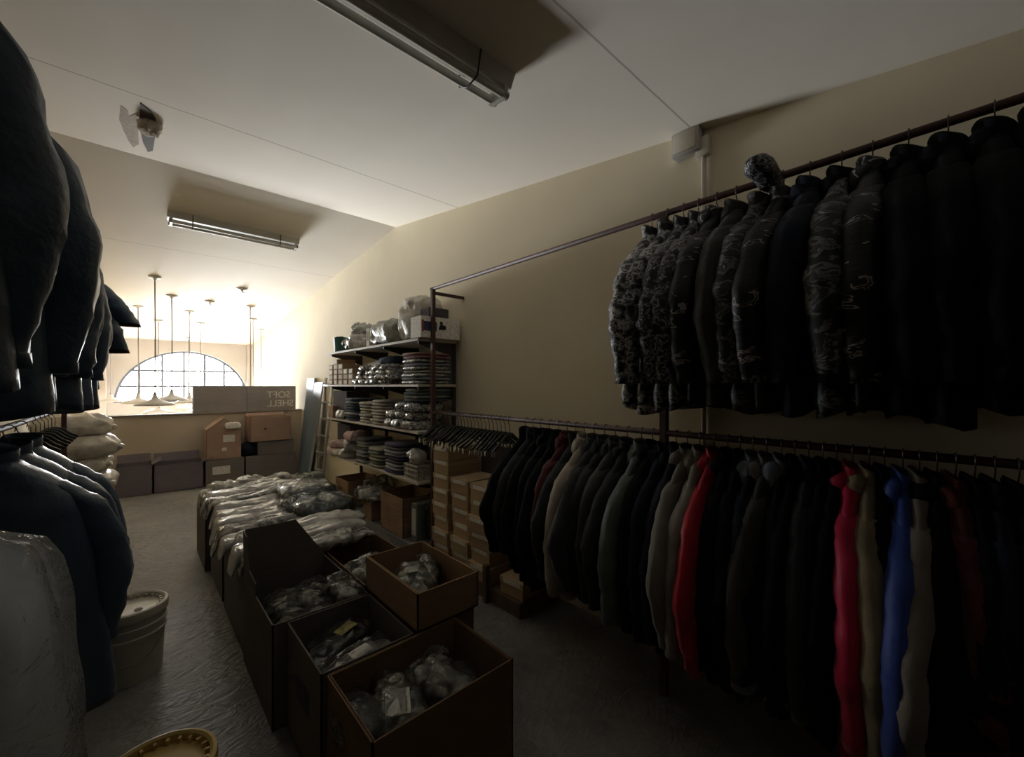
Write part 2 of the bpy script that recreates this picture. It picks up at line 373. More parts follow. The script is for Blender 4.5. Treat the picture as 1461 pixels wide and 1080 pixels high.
# junction box and conduit on the right wall
p = onX(985, 209, XW)
t = thing('junction_box', 'grey plastic junction box on the wall just under the ceiling', 'electrical box', p)
MB().box((-.07, -.075, -.065), (0, .075, .065), None, .012).build('box_body', M['jb'], t, 'auto')
MB().box((-.077, -.06, -.05), (-.068, .06, .05), None, .004).build('lid', M['pvc'], t, 'auto')
p2 = onX(1006, 212, XW)
t = thing('conduit', 'cream plastic conduit running down the wall from the junction box', 'pipe', (XW-.016, p2.y, 0))
MB().tube([(0, 0, .3), (0, 0, p2.z-.04)], .013, 12).build('pipe', M['pvc'], t, True)
MB().box((-.025, -.035, p2.z-.05), (.016, .035, p2.z+.05), None, .008).build('elbow_box', M['pvc'], t, 'auto')
for z in (.8, 1.9): MB().box((-.016, -.022, z-.012), (.016, .022, z+.012), None, .003).build('clip', M['jb'], t)

# pendant lamps over the void
LAMPS = [((221, 395), 577, 'front row, longest cord'), ((245, 422), 572, ''), ((197, 437), 577, ''), ((226, 457), None, ''), ((270, 444), 577, ''), ((286, 461), None, ''),
         ((299, 430), -1, ''), ((345, 412), -1, ''), ((357, 437), None, ''), ((361, 455), None, ''), ((372, 470), None, ''), ((158, 470), 577, ''), ((269, 482), None, '')]
LL = ['white dish pendant lamp with the longest cord, nearest the ridge', 'white pendant lamp on the cord right of the longest one', 'white pendant lamp on the cord left of the longest one, shade by the coats',
      'pendant lamp on a thin cord close behind the longest cord', 'white pendant lamp whose cord meets the top of the arch, shade beside the long carton', 'pendant lamp on a cord right of the arch top, shade behind the long carton',
      'bare ceiling rose with no lamp, left of the other bare rose', 'bare ceiling rose with no lamp, nearest the right wall', 'pendant lamp near the right corner, foremost of three cords there',
      'pendant lamp near the right corner, second of three cords there', 'pendant lamp hanging against the right wall', 'white dish pendant lamp leftmost, its cord half behind the hanging sleeve', 'pendant lamp deep in the void, rose touching the window wall']
for (px, ys, _), lab in zip(LAMPS, LL):
    c = onceil(*px)
    if c.y > 11.9: c = Vector((c.x*11.9/c.y, 11.9, zc(11.9)))
    g = 'pendant lamps over the stairwell' if ys != -1 else 'bare ceiling roses'
    t = thing('pendant_lamp' if ys != -1 else 'ceiling_rose', lab, 'lamp' if ys != -1 else 'ceiling rose', c, 0, g)
    MB().lathe([(.001, -.045), (.012, -.045), (.025, -.02), (.07, -.012), (.075, .0), (.001, .004)], 20).build('rose' if ys != -1 else 'cover', M['lamp'], t, True)
    if ys == -1:
        MB().tube([(0, 0, -.04), (.02, 0, -.06), (.035, 0, -.055)], .006, 6).build('wire_end', M['cord'], t, True); continue
    zs = 1.12+.04*rng.random() if ys is None else onY(px[0], ys-14, c.y).z
    L = zs-c.z
    MB().tube([(0, 0, -.04), (.004, 0, L*.5), (0, 0, L)], .008, 6).build('cord', M['cord'], t, True)
    sh = MB().lathe([(.022, .0), (.03, -.03), (.04, -.06), (.10, -.085), (.20, -.125), (.225, -.15), (.218, -.15), (.19, -.128), (.09, -.095), (.02, -.06)], 32).build('lamp_shade', M['lamp'], t, True, loc=(0, 0, L))
    MB().lathe([(.001, .03), (.018, .03), (.02, 0), (.02, -.03)], 14).build('lamp_socket', M['cord'], sh, True)

# ------------------------------------------------------------------ racks
RX, ZU, ZLO = 1.90, 2.333, 1.27
def rack(name, label, X, y0, y1, zu, zl, wallx, ups, mat, yb):
    t = thing(name, label, 'clothes rack', (X, y0, 0))
    for z, nm in ((zu, 'top_rail'), (zl, 'lower_rail')):
        MB().tube([(0, yb-y0, z), (0, y1-y0+.03, z)], .0145, 12).build(nm, mat, t, True)
    for y in ups:
        MB().box((-.016, y-y0-.016, 0), (.016, y-y0+.016, zu+.008)).build('upright', mat, t)
        s = 1 if wallx > X else -1
        for z in (zu-.035,):
            b = MB(); b.box((min(0, wallx-X), y-y0-.012, z-.012), (max(0, wallx-X), y-y0+.012, z+.012)); b.build('wall_bracket', mat, t)
    return t
rack('clothes_rack', 'rust-brown two-rail clothes rack along the right wall', RX, 3.09, 3.09, ZU, ZLO, XW, [3.09, .985, -1.4], M['rust'], -1.6)
LX, LZU, LZL = -.43, 2.33, 1.31
rack('clothes_rack', 'two-rail clothes rack along the left wall, behind the navy coats', LX, 5.04, 5.04, LZU, LZL, XL, [5.04, .2], M['rust'], -.4)
# ------------------------------------------------------------------ hanging garments
def hanger(label, loc, rz, clips=False, group=None, drop=.085, half=.21):
    zb = 0
    if not clips: drop, half, zb = .065, .12, -.022
    t = thing('clothes_hanger', label, 'hanger', loc, rz, group)
    r = .019
    pts = [(.012, -.0, -.012)]
    pts = [(r*math.cos(a), 0, r*math.sin(a)-.0) for a in [R(-30+k*24) for k in range(10)]]
    pts += [(-.012, 0, -.03), (0, 0, -.045), (0, 0, -.105)]
    MB().tube(pts, .0022, 6).build('hook', M['hook'], t, True)
    mb = MB()
    mb.tube([(-half, 0, -.105-drop), (-half*.6, 0, -.105-drop*.55), (-.04, 0, -.11), (0, 0, -.10), (.04, 0, -.11), (half*.6, 0, -.105-drop*.55), (half, 0, -.105-drop)],
            [.009, .010, .012, .012, .012, .010, .009], 8, None, .7)
    for v in mb.v: v.z += zb
    mb.build('hanger_bar', M['hang'], t, True)
    if clips:
        for s in (-1, 1):
            x = s*half
            MB().box((x-.008, -.008, -.135-drop), (x+.008, .008, -.10-drop), None, .003).build('clip', M['chrome'], t, 'auto')
    return t

def garment(name, label, cat, loc, rz, mat, L=.85, hw=.25, hd=.036, kind='plain', hood=None, sl=.62, out=.05, bend=0., flare=1.0, seed=1, group=None, hmat=None, smat=None, fold=.008, collar=True, tilt=0, splay=None):
    """jacket on a hanger: origin at the rail, X across the shoulders"""
    t = thing(name, label, cat, loc, rz, group)
    t.rotation_euler.x = tilt
    so = Vector((seed*7.13, seed*3.7, seed*11.9)); nu = 36
    W = [(-L, hw*flare), (-L*.6, hw*(.5+.5*flare)*.98), (-.40, hw), (-.31, hw*.93), (-.25, hw*.83), (-.20, hw*.70), (-.165, hw*.56), (-.14, hw*.42), (-.12, hw*.30), (-.105, hw*.26)]
    D = [(-L, hd*1.05), (-.5, hd*1.1), (-.3, hd*1.1), (-.2, hd*.9), (-.14, hd*.8), (-.11, hd*.75)]
    zs = [-L+.012, -L]+[-L+(L-.26)*k/26 for k in range(1, 27)]+[-.235, -.215, -.197, -.18, -.165, -.15, -.137, -.125, -.113, -.105]
    def disp(p, n):
        q = p+so
        d = .010*noise.noise(q*9)+.006*(1-2*abs(noise.noise(q*16)))
        if kind == 'puffer': d += .010*(abs(math.sin(math.pi*(p.z+.02*math.sin(p.x*7))/.085))-.5)
        low = max(0, min(1, (-p.z-.25)/.35))
        d += fold*low*math.sin(p.x*31+seed*2.1+2.2*noise.noise(Vector((seed, p.z*2, p.x*3))))
        return p+n*d
    mb = MB(); rings = []
    for i, z in enumerate(zs):
        w_, d_ = lerp(W, z), lerp(D, z)
        if i == 0: w_ *= .93; d_ *= .7
        ring = []
        for j in range(nu):
            a = 2*math.pi*j/nu
            zz = z-.012*math.cos(a*2+seed)*(1 if z < -L+.1 else 0)
            p = Vector((w_*sp(math.cos(a), .75), d_*sp(math.sin(a), .8), zz))
            ring.append(disp(p, Vector((math.cos(a)*.4, math.sin(a), 0))))
        rings.append(ring)
    mb.loft(rings, True); mb.build('torso', mat, t, True)
    for s in (-1, 1):
        sd = seed*2+s; r2 = random.Random(sd)
        fy = .028*r2.uniform(-1, 1); b = bend*r2.uniform(.4, 1.3); ox_ = out
        sh = hw*.86
        if (s > 0) == (loc[0] > 0): ox_ = min(out, .0 if loc[0] > 0 else .03); b = 0; sh = hw*.86-(.045 if loc[0] > 0 else .02)
        ks = [(0, (sh*.62, 0, -.19)), (.1, (sh*.80, 0, -.225)), (.25, (sh+ox_*.35, fy*.4, -.315)), (.5, (sh+ox_+b, fy, -.20-sl*.5)), (.62, (sh+ox_+b*1.1, fy*.8, -.20-sl*.62)), (.85, (sh+ox_*.9+b*.4, fy*1.1, -.20-sl*.87)), (1, (sh+ox_*.8+b*.1, fy*1.2, -.20-sl))]
        if splay:
            ox, dz = splay
            ks = [(0, (sh-.06, 0, -.205)), (.15, (sh+.01, 0, -.225)), (.5, (sh+ox*.5, fy, -.22-dz*.5)), (1, (sh+ox, fy, -.22-dz))]
        rr = [(0, .046), (.1, .060), (.3, .068), (.5, .064), (.62, .062), (.8, .054), (.96, .046), (1, .046)]
        n = 22; pts = []; rings = []; nn = 14
        mb = MB()
        for i in range(n+1):
            k = i/n
            c = Vector([lerp([(a_, v[q]) for a_, v in ks], k) for q in range(3)]); r_ = lerp(rr, k); c.x *= s
            if kind == 'puffer': r_ *= 1+.11*(abs(math.sin(math.pi*k*sl/.085))-.5)
            ring = []
            for j in range(nn):
                a = 2*math.pi*j/nn
                nrm = Vector((math.cos(a), math.sin(a), .25*math.cos(a)))
                p = c+Vector((r_*math.cos(a), r_*.62*math.sin(a)*min(1.25, hd/.036), -.25*r_*math.cos(a)*s*(1 if k < .15 else 0)))
                q = p+so*1.3
                p += nrm*(.009*noise.noise(q*11)+.007*(1-2*abs(noise.noise(q*19))))
                ring.append(p)
            rings.append(ring)
        last = rings[-1]; c = sum(last, Vector())/nn
        rings.append([c+(p-c)*.8+Vector((0, 0, .015)) for p in last])
        mb.loft(rings, True); sv = mb.build('sleeve', smat or mat, t, True)
        if kind != 'knit':
            mb = MB(); lo = rings[n-1]; cc = sum(lo, Vector())/nn; l2 = rings[n]; c2 = sum(l2, Vector())/nn
            mb.loft([[cc+(p-cc)*1.04 for p in lo], [c2+(p-c2)*1.06+Vector((0, 0, -.004)) for p in l2], [c2+(p-c2)*.85+Vector((0, 0, -.002)) for p in l2]], False)
            mb.build('cuff', hmat or mat, sv, True)
    if collar:
        mb = MB(); rings = []
        for k, (z, rx, ry) in enumerate([(-.13, .072, .034), (-.10, .068, .036), (-.065, .070, .040), (-.055, .066, .036), (-.075, .055, .028), (-.12, .05, .022)]):
            rings.append([Vector((rx*math.cos(a), ry*math.sin(a)*min(1.3, hd/.036), z+.018*math.sin(a)+.006*noise.noise(Vector((a, seed, k))))) for a in [2*math.pi*j/24 for j in range(24)]])
        mb.loft(rings, False); mb.build('collar', hmat or mat, t, True)
    if hood:
        up = hood == 'up'
        def dent(p):
            z = p.z
            if p.y < 0: p.y *= .55
            return p+Vector((.012*noise.noise(p*12+so), .02*noise.noise(p*9+so), .015*noise.noise(p*10-so)))
        b = blob(.17 if not up else .30, .09 if not up else .12,   .14 if not up else .085, seed, .018 if not up else .010, 11, .8, .75, 28, 16, .5, False, dent)
        b.build('hood', hmat or mat, t, True, loc=(0 if not up else -.09, .022, -.205 if not up else -.06))
    return t

C = dict(
    black=cloth('cloth_black', (.0075, .008, .009), .9, .5, 22, .12, 0), blackg=cloth('cloth_black_gloss', (.010, .011, .012), .5, .5, 16), char=cloth('cloth_charcoal', (.032, .034, .037), .85, .5, 22, .15, .05), dgrey=cloth('cloth_dark_grey', (.05, .05, .05)),
    beige=cloth('cloth_grey_beige', (.36, .31, .26)), ggreen=cloth('cloth_grey_green', (.10, .115, .11), .6), navy=cloth('cloth_navy', (.011, .015, .028), .85, .5, 22, .15, .05), stone=cloth('cloth_stone', (.20, .185, .165)), stoned=cloth('cloth_stone_light', (.27, .25, .22)),
    fur=cloth('fluffy_lining', (.30, .285, .26), .95, 1, 60), red=cloth('nylon_red', (.42, .012, .035), .45, .5, 14), redl=cloth('nylon_crimson', (.50, .015, .07), .45, .5, 14), olive=cloth('cloth_olive_tan', (.22, .18, .115)), blue=cloth('nylon_blue', (.03, .065, .30), .5, .5, 14),
    maroon=cloth('cloth_maroon', (.075, .012, .014)), greyb=cloth('lining_blue_grey', (.13, .155, .19)), greyc=cloth('lining_grey', (.17, .165, .165)), teal=cloth('cloth_dark_green', (.014, .022, .02)),
    coat=cloth('navy_raincoat', (.046, .078, .13), .42, 1.0, 11, .5, .1, .2), coatd=cloth('navy_raincoat_dark', (.036, .062, .102), .46, 1.0, 11, .5, .1, .15), maro=cloth('navy_red_lining', (.05, .015, .02)),
    camo1=camo('camo_snow', [(0, (.015, .016, .018)), (.42, (.08, .08, .085)), (.48, (.24, .24, .25)), (.53, (.55, .55, .56)), (.60, (.04, .042, .045)), (.66, (.3, .3, .31))], 20, .5, .35),
    camo2=camo('camo_dark', [(0, (.010, .011, .013)), (.45, (.05, .052, .056)), (.51, (.30, .30, .31)), (.56, (.02, .021, .024)), (.64, (.14, .14, .15))], 20, .5, .35),
    camo3=camo('camo_branch', [(0, (.010, .010, .011)), (.60, (.30, .27, .255)), (.635, (.016, .016, .017)), (.74, (.14, .04, .045))], 6, .5, .9, (1, 1.3, 2.6)),
    camo4=camo('camo_fine', [(0, (.010, .011, .011)), (.48, (.13, .13, .135)), (.54, (.03, .032, .033)), (.62, (.24, .24, .245))], 11, .55, .8, (1, 1, 1.9)),
    khaki=cloth('cloth_dark_khaki', (.038, .036, .031)), mottled=camo('camo_grey_plaid', [(0, (.02, .02, .02)), (.45, (.07, .068, .062)), (.55, (.13, .125, .115)), (.63, (.03, .03, .03))], 16),
)
# upper right rail: far to near
UR = [  # rail t, material, label, kind, L, hood, rz, out, bend
    (1.045, 'camo1', 'pale snow-camouflage padded jacket, farthest on the upper right rail', 'puffer', .93, None, 9, .075, .01, .03),
    (.965, 'camo1', 'snow-camouflage padded jacket, second from far end of upper right rail', 'puffer', .95, None, 5, .055, .0, .02),
    (.885, 'camo2', 'dark camouflage padded jacket, third from far end of upper right rail', 'puffer', .93, None, 3, .05, .015, 0),
    (.815, 'camo2', 'dark camouflage padded jacket, fourth from far end of upper right rail', 'puffer', .93, None, 2, .04, .02, 0),
    (.735, 'camo3', 'black jacket with pale branch streaks, beside the plain khaki one', 'plain', .92, 'down', 0, .05, .02, 0),
    (.655, 'khaki', 'plain dark khaki jacket between camouflage jackets on the upper rail', 'plain', .92, 'down', 0, .05, .03, 0),
    (.565, 'camo4', 'fine-patterned grey camouflage jacket, just right of the khaki one', 'puffer', .93, None, 0, .05, .01, 0),
    (.485, 'camo3', 'branch-streaked jacket with its hood pulled up over the rail', 'plain', .92, 'up', -2, .05, .02, 0),
    (.395, 'navy', 'plain navy jacket among the camouflage on the upper right rail', 'plain', .93, 'down', 0, .05, .01, 0),
    (.300, 'camo4', 'grey camouflage jacket right of the navy one, with a dark hood', 'puffer', .93, 'down', 0, .05, .02, 0),
    (.215, 'camo3', 'dark streaked jacket with reddish marks, before the black jackets', 'plain', .92, 'down', 0, .05, .01, 0),
    (.125, 'black', 'black hooded jacket, first of the black row on upper right rail', 'plain', .93, 'down', 0, .05, .01, 0),
    (.035, 'black', 'black hooded jacket, second of the black row on upper right rail', 'plain', .95, 'down', 0, .05, .01, 0),
    (-.06, 'black', 'black hooded jacket, third of the black row, right frame edge', 'plain', .90, 'down', 0, .05, .01, 0),
    (-.15, 'black', 'black jacket, last of the black row, cut by the right frame edge', 'plain', .90, 'down', 0, .05, .01, 0),
]
for i, (y, m, lab, kd, L, hd_, rz, out, bd, tl) in enumerate(UR):
    garment('jacket', lab, 'jacket', (RX, y, ZU), R(rz), C[m], L, .25, .043, kd, hd_, .62, out+.055, bd+.01, 1.08, 11+i, 'jackets on the upper right rail', hmat=C['black'] if m == 'camo4' and hd_ else C['camo2'] if hd_ == 'up' else None, tilt=tl)
    hanger('wire-hook hanger, %s from the far end of the upper right rail' % ORD[i], (RX, y, ZU+.0), R(rz), False, 'hangers in use on the upper right rail')
# lower right rail: far to near
LR = [
    (2.03, 'black', 'black jacket at the far end of the lower rail, next to empty hangers', 'plain', .80, None),
    (1.95, 'char', 'charcoal jacket with a pale shoulder seam, second on the lower rail', 'plain', .80, None),
    (1.87, 'black', 'black jacket, third from far end of the lower right rail', 'plain', .86, None),
    (1.78, 'black', 'black jacket with a raised hood, fourth from far end of lower rail', 'plain', .90, 'down'),
    (1.69, 'black', 'black jacket directly left of the dark red one on lower rail', 'plain', .92, 'down'),
    (1.61, 'maroon', 'black-red jacket showing a thin red edge beside the long beige coat', 'plain', .84, 'down'),
    (1.535, 'char', 'dark grey jacket squeezed just left of the long beige coat', 'plain', .80, None),
    (1.46, 'beige', 'long grey-beige coat hanging straight on the lower rail', 'plain', .89, 'down'),
    (1.39, 'dgrey', 'dark grey jacket directly right of the long beige coat', 'plain', .84, 'down'),
    (1.32, 'char', 'charcoal jacket, second right of the long beige coat', 'plain', .84, 'down'),
    (1.25, 'dgrey', 'dark grey jacket, third right of the long beige coat', 'plain', .86, 'down'),
    (1.18, 'char', 'charcoal jacket directly left of the grey-green puffer', 'plain', .86, 'down'),
    (1.10, 'ggreen', 'grey-green quilted puffer jacket on the lower right rail', 'puffer', .88, 'down'),
    (1.04, 'black', 'black jacket directly right of the grey-green puffer', 'plain', .88, 'down'),
    (.975, 'navy', 'navy jacket with a grey collar left of the two stone jackets', 'plain', .90, 'down'),
    (.92, 'navy', 'navy jacket touching the darker stone jacket', 'plain', .90, 'down'),
    (.865, 'stone', 'stone-coloured jacket with bent sleeve, left of its paler twin', 'plain', .86, 'down'),
    (.81, 'stoned', 'pale stone jacket with fluffy hood beside the bright red coat', 'plain', .88, 'fur'),
    (.745, 'red', 'bright red long coat, the brightest garment on the lower rail', 'plain', .95, 'down'),
    (.69, 'black', 'black jacket directly right of the bright red long coat', 'plain', .93, 'down'),
    (.64, 'black', 'black jacket, second right of the bright red long coat', 'plain', .93, None),
    (.59, 'navy', 'navy jacket with a pale grey lined hood', 'puffer', .93, 'greyb'),
    (.54, 'dgrey', 'dark grey jacket with a grey fleece hood, right of the navy one', 'plain', .93, 'greyc'),
    (.49, 'black', 'black jacket with a blue-grey lined hood', 'plain', .93, 'greyb'),
    (.445, 'black', 'black jacket, first of four between blue-grey and red hoods', 'plain', .93, None),
    (.40, 'teal', 'greenish black jacket, second of four between blue-grey and red hoods', 'plain', .93, None),
    (.355, 'black', 'black jacket, third of four between blue-grey and red hoods', 'plain', .93, 'down'),
    (.315, 'black', 'black jacket, last of four before the crimson hooded jacket', 'plain', .93, None),
    (.27, 'redl', 'crimson jacket with a big raised hood', 'plain', .95, 'down'),
    (.225, 'olive', 'olive-tan jacket directly right of the crimson hooded jacket', 'plain', .95, 'down'),
    (.185, 'black', 'black jacket squeezed between olive-tan and blue jackets', 'plain', .93, None),
    (.14, 'blue', 'royal blue jacket on the near part of the lower rail', 'plain', .98, 'down'),
    (.10, 'stone', 'grey-olive jacket directly right of the royal blue one', 'plain', .97, None),
    (.06, 'black', 'black jacket, first right of the grey-olive one near the blue', 'plain', .95, 'down'),
    (.02, 'maroon', 'very dark maroon jacket near the right frame edge', 'plain', .95, 'down'),
    (-.02, 'black', 'black jacket directly right of the dark maroon one', 'plain', .95, None),
    (-.06, 'navy', 'dark navy jacket second right of the dark maroon one', 'plain', .95, None),
    (-.105, 'black', 'black jacket between dark navy and the rightmost grey one', 'plain', .95, 'down'),
    (-.16, 'greyc', 'grey jacket at the right frame edge of the lower rail', 'plain', .97, None),
]
for i, (y, m, lab, kd, L, hd_) in enumerate(LR):
    r_ = random.Random(i*3+1)
    hm = C[hd_] if hd_ in C else (C['fur'] if hd_ == 'fur' else None)
    light = m in ('beige', 'ggreen', 'stone', 'stoned', 'red', 'redl', 'olive', 'blue', 'greyc')
    rz = r_.uniform(2, 9)
    if y > 1.46: y -= .17*(y-1.46)
    wide = {'blue': .13, 'beige': .085, 'redl': .07, 'olive': .095, 'red': .085}.get(m, .085 if light else r_.uniform(.035, .075))
    garment('jacket', lab, 'jacket', (RX, y, ZLO), R(rz), C[m], L, .245+(.014 if light else 0), .030 if y < 1 else .036, kd, ('up' if hd_ == 'up' else 'down') if hd_ else None, min(.66, L-.24) if m != 'beige' else .64,
            wide, r_.uniform(.01, .08) if m != 'beige' else 0, r_.uniform(1.0, 1.08), 41+i, 'jackets on the lower right rail', hm)
    hanger('wire-hook hanger in use, %s after the empty ones on lower rail' % ORD[i], (RX, y, ZLO+.0), R(rz), False, 'hangers in use on the lower right rail')
for i in range(22):
    r_ = random.Random(900+i); y = 3.02-.0435*i
    hanger('empty dark hanger with bright end clips, %s from the far post on lower rail' % ORD[i], (RX, y, ZLO+.0), R(8+r_.uniform(-6, 10)), True, 'empty hangers on the lower right rail', .095+r_.uniform(-.01, .02))
# left racks
LU = [(1.02, 'coatd', 'dark navy jacket nearest the camera, top left corner of the frame', .84, .27, .025), (1.38, 'coat', 'broad shiny navy jacket second on the upper left rail', .90, .275, .055), (1.78, 'coatd', 'navy jacket, third on the upper left rail', .90, .25, .03),
      (2.12, 'coat', 'navy jacket, fourth on the upper left rail', .92, .27, .045), (2.45, 'coatd', 'navy jacket, fifth on the upper left rail', .92, .25, .03), (2.80, 'coat', 'navy jacket, sixth on the upper left rail', .93, .27, .04), (3.12, 'coatd', 'navy jacket last before the pair with splayed sleeves', .95, .27, .03)]
for i, (y, m, lab, L, hw, out) in enumerate(LU):
    garment('jacket', lab, 'jacket', (LX, y, LZU), R(-3), C[m], L, hw, .085, 'plain', None, .60, out, .015, 1.08, 71+i, 'jackets on the upper left rail', fold=.012)
    hanger('hanger under: '+lab, (LX, y, LZU), 0, False, 'hangers in use on the upper left rail')
for i, (y, lab, sp_, m) in enumerate([(3.42, 'navy jacket with one sleeve sticking out, far end of the upper left rail', (.19, .25), 'coat'), (3.66, 'navy jacket with short loose sleeves, last on the upper left rail', (.13, .40), 'coatd')]):
    garment('jacket', lab, 'jacket', (LX, y, LZU), R(-4), C[m], .86, .265, .07, 'plain', None, .46, .1, .02, 1.0, 97+i, 'jackets on the upper left rail', hmat=C['maro'], splay=sp_)
    hanger('hanger under: '+lab, (LX, y, LZU), R(-4), False, 'hangers in use on the upper left rail')
LD = [(2.50, 'coat', 'shiny navy long raincoat hiding part of the white bucket', 1.13, .265), (2.78, 'coatd', 'navy long raincoat directly behind the one hiding the bucket', 1.08, .25), (3.05, 'coat', 'navy long raincoat, farthest on the lower left rail', 1.08, .25)]
for i, (y, m, lab, L, hw) in enumerate(LD):
    garment('raincoat', lab, 'coat', (LX+.03, y, LZL), R(-4), C[m], L, hw, .10, 'plain', None, .70, .075, .03, 1.30 if i == 0 else 1.15, 121+i, 'raincoats on the lower left rail', fold=.016)
    hanger('hanger under: '+lab, (LX+.03, y, LZL), R(-4), False, 'hangers in use on the lower left rail')
for i in range(7):
    hanger('loose empty hanger on the lower left rail, %s from the far end' % ORD[i], (LX, 4.5-.16*i, LZL), R(-10), False, 'empty hangers on the lower left rail')
# garment in a translucent plastic cover, nearest on the left
lab = 'dark garment under a translucent white plastic cover, nearest on the left rail'
g = garment('covered_garment', lab, 'garment bag', (LX, 1.42, LZL), 0, C['coatd'], 1.05, .20, .06, 'plain', None, .6, .0, .0, 1.1, 150)
def cover():
    mb = MB(); rings = []; nu = 48; L = 1.14
    W = [(-L, .335), (-.9, .33), (-.5, .32), (-.3, .305), (-.2, .285), (-.14, .25), (-.115, .16), (-.10, .08), (-.08, .03)]
    D = [(-L, .13), (-.5, .12), (-.25, .105), (-.15, .06), (-.08, .025)]
    for k in range(35):
        z = -L+(L-.08)*(k/34)**.8
        w_, d_ = lerp(W, z), lerp(D, z); ring = []
        for j in range(nu):
            a = 2*math.pi*j/nu; p = Vector((w_*sp(math.cos(a), .8), d_*sp(math.sin(a), .9), z))
            q = Vector((math.cos(a)*3.2, math.sin(a)*3.2, z*2.2))
            d = .022*(1-2*abs(noise.noise(q+Vector((4, 1, 0)))))+.012*noise.noise(q*2.6)
            ring.append(p+Vector((math.cos(a), math.sin(a), 0))*d*(.3 if z > -.15 else 1))
        rings.append(ring)
    mb.loft(rings, False); return mb
cover().build('plastic_cover', M['filmw'], g, True)
hanger('hanger under the plastic-covered garment', (LX, 1.42, LZL), 0, False)
# ------------------------------------------------------------------ cartons
def carton(label, x0, x1, y0, y1, z0, z1, mat, group=None, flaps=(), infl=(), closed=False, rz=0, labels=(), tape=None, name='carton', th=.006, flapl=None):
    """flaps: (side, angle from vertical-up outward); infl: sides with flaps folded inside. side in 'x0 x1 y0 y1'"""
    cx, cy = (x0+x1)/2, (y0+y1)/2; t = thing(name, label, 'box', (cx, cy, z0), rz, group)
    a, b, h = (x1-x0)/2, (y1-y0)/2, z1-z0
    mb = MB()
    if closed:
        mb.box((-a, -b, 0), (a, b, h), None, .004)
    else:
        mb.box((-a, -b, 0), (a, b, th))
        for lo, hi in (((-a, -b, 0), (-a+th, b, h)), ((a-th, -b, 0), (a, b, h)), ((-a, -b, 0), (a, -b+th, h)), ((-a, b-th, 0), (a, b, h))): mb.box(lo, hi)
    mb.build('carton_body', mat, t)
    fl = flapl or min(a, b)*.9
    for sd, ang in list(flaps)+[(s, 180+6) for s in infl]:
        f = MB(); inside = ang > 180
        if sd[0] == 'x':
            f.box((-.002, -b+.01, 0), (.002, b-.01, fl)); s = 1 if sd == 'x1' else -1
            mtx = Matrix.Translation((s*(a-.003-(.008 if inside else 0)), 0, h)) @ Matrix.Rotation(R(ang)*s, 4, 'Y')
        else:
            f.box((-a+.01, -.002, 0), (a-.01, .002, fl)); s = 1 if sd == 'y1' else -1
            mtx = Matrix.Translation((0, s*(b-.003-(.008 if inside else 0)), h)) @ Matrix.Rotation(-R(ang)*s, 4, 'X')
        g = MB(); g.add([mtx @ v for v in f.v], f.f); g.build('flap', mat, t)
    for sd, u, v, w_, h_, m in labels:       # centre u along, v up
        g = MB()
        if sd == 'y0': g.box((u-w_/2, -b-.0015, v-h_/2), (u+w_/2, -b+.001, v+h_/2))
        elif sd == 'x0': g.box((-a-.0015, u-w_/2, v-h_/2), (-a+.001, u+w_/2, v+h_/2))
        elif sd == 'x1': g.box((a-.001, u-w_/2, v-h_/2), (a+.0015, u+w_/2, v+h_/2))
        elif sd == 'top': g.box((u-w_/2, v-h_/2, h-.001), (u+w_/2, v+h_/2, h+.0015))
        g.build('label', m, t)
    return t
def packet(label, loc, size, rz, mat, seed, rx=0, ry=0, fm='film', lab=None, amp=.022, fr=8, group=None, name='bagged_garment', cat='packaged clothes', shell=1.06):
    t = thing(name, label, cat, loc, rz, group); t.rotation_euler = (rx, ry, rz)
    lx, ly, lz = size
    blob(lx, ly, lz, seed, amp, fr, .65, .5, 52, 26, .8).build('folded_clothes', mat, t, True)
    if fm: blob(lx*shell, ly*shell, lz*1.25, seed+.5, amp*1.7, fr*1.1, .7, .42, 60, 30, .9).build('film_bag', M[fm], t, True, loc=(0, 0, -.004))
    if lab:
        u, v, w_, h_, m = lab
        g = MB(); n = 4
        vs = []
        for i in range(n+1):
            for j in range(n+1):
                x = u+w_*(i/n-.5); y = v+h_*(j/n-.5)
                k = max(0, 1-(abs(2*x/lx))**3)**.35*max(0, 1-(abs(2*y/ly))**3)**.35
                vs.append((x, y, lz/2+lz/2*1.22*k+.012))
        o = len(vs); vs += [(x, y, z-.003) for x, y, z in vs]
        fs = [(i*(n+1)+j, (i+1)*(n+1)+j, (i+1)*(n+1)+j+1, i*(n+1)+j+1) for i in range(n) for j in range(n)]
        fs += [tuple(o+k for k in reversed(f)) for f in fs]
        g.add(vs, fs); g.build('label', M[m], t)
    return t
def at(px, py, z): return onZ(px, py, z)
GC = 'open cartons in the middle row'
# nearest carton and its neighbours, left column
carton('open brown carton nearest the camera, at the bottom of the frame', .509, 1.065, 1.16, 1.545, 0, .46, M['cardb'], GC, infl=('y1', 'x0', 'x1'))
carton('open dark carton directly behind the nearest one, left column', .495, .865, 1.56, 2.005, 0, .46, M['cardg'], GC, labels=(('x0', 0, .27, .16, .10, M['ink']),))
tc_ = carton('open dark carton with a tall raised rear flap, left column', .44, .865, 2.02, 2.66, 0, .46, M['cardg'], GC)
def poly_flap(par, pts, off):
    mb = MB(); n = len(pts); p = [Vector(q) for q in pts]; d = Vector(off)
    mb.add(p+[q+d for q in p], [tuple(range(n)), tuple(range(2*n-1, n-1, -1))]+[(i, (i+1) % n, n+(i+1) % n, n+i) for i in range(n)]); mb.build('flap', M['cardg'], par)
poly_flap(tc_, [(-.21, .312, .40), (.21, .312, .40), (.21, .312, .47), (.05, .318, .71), (-.205, .318, .71)], (0, .005, 0))
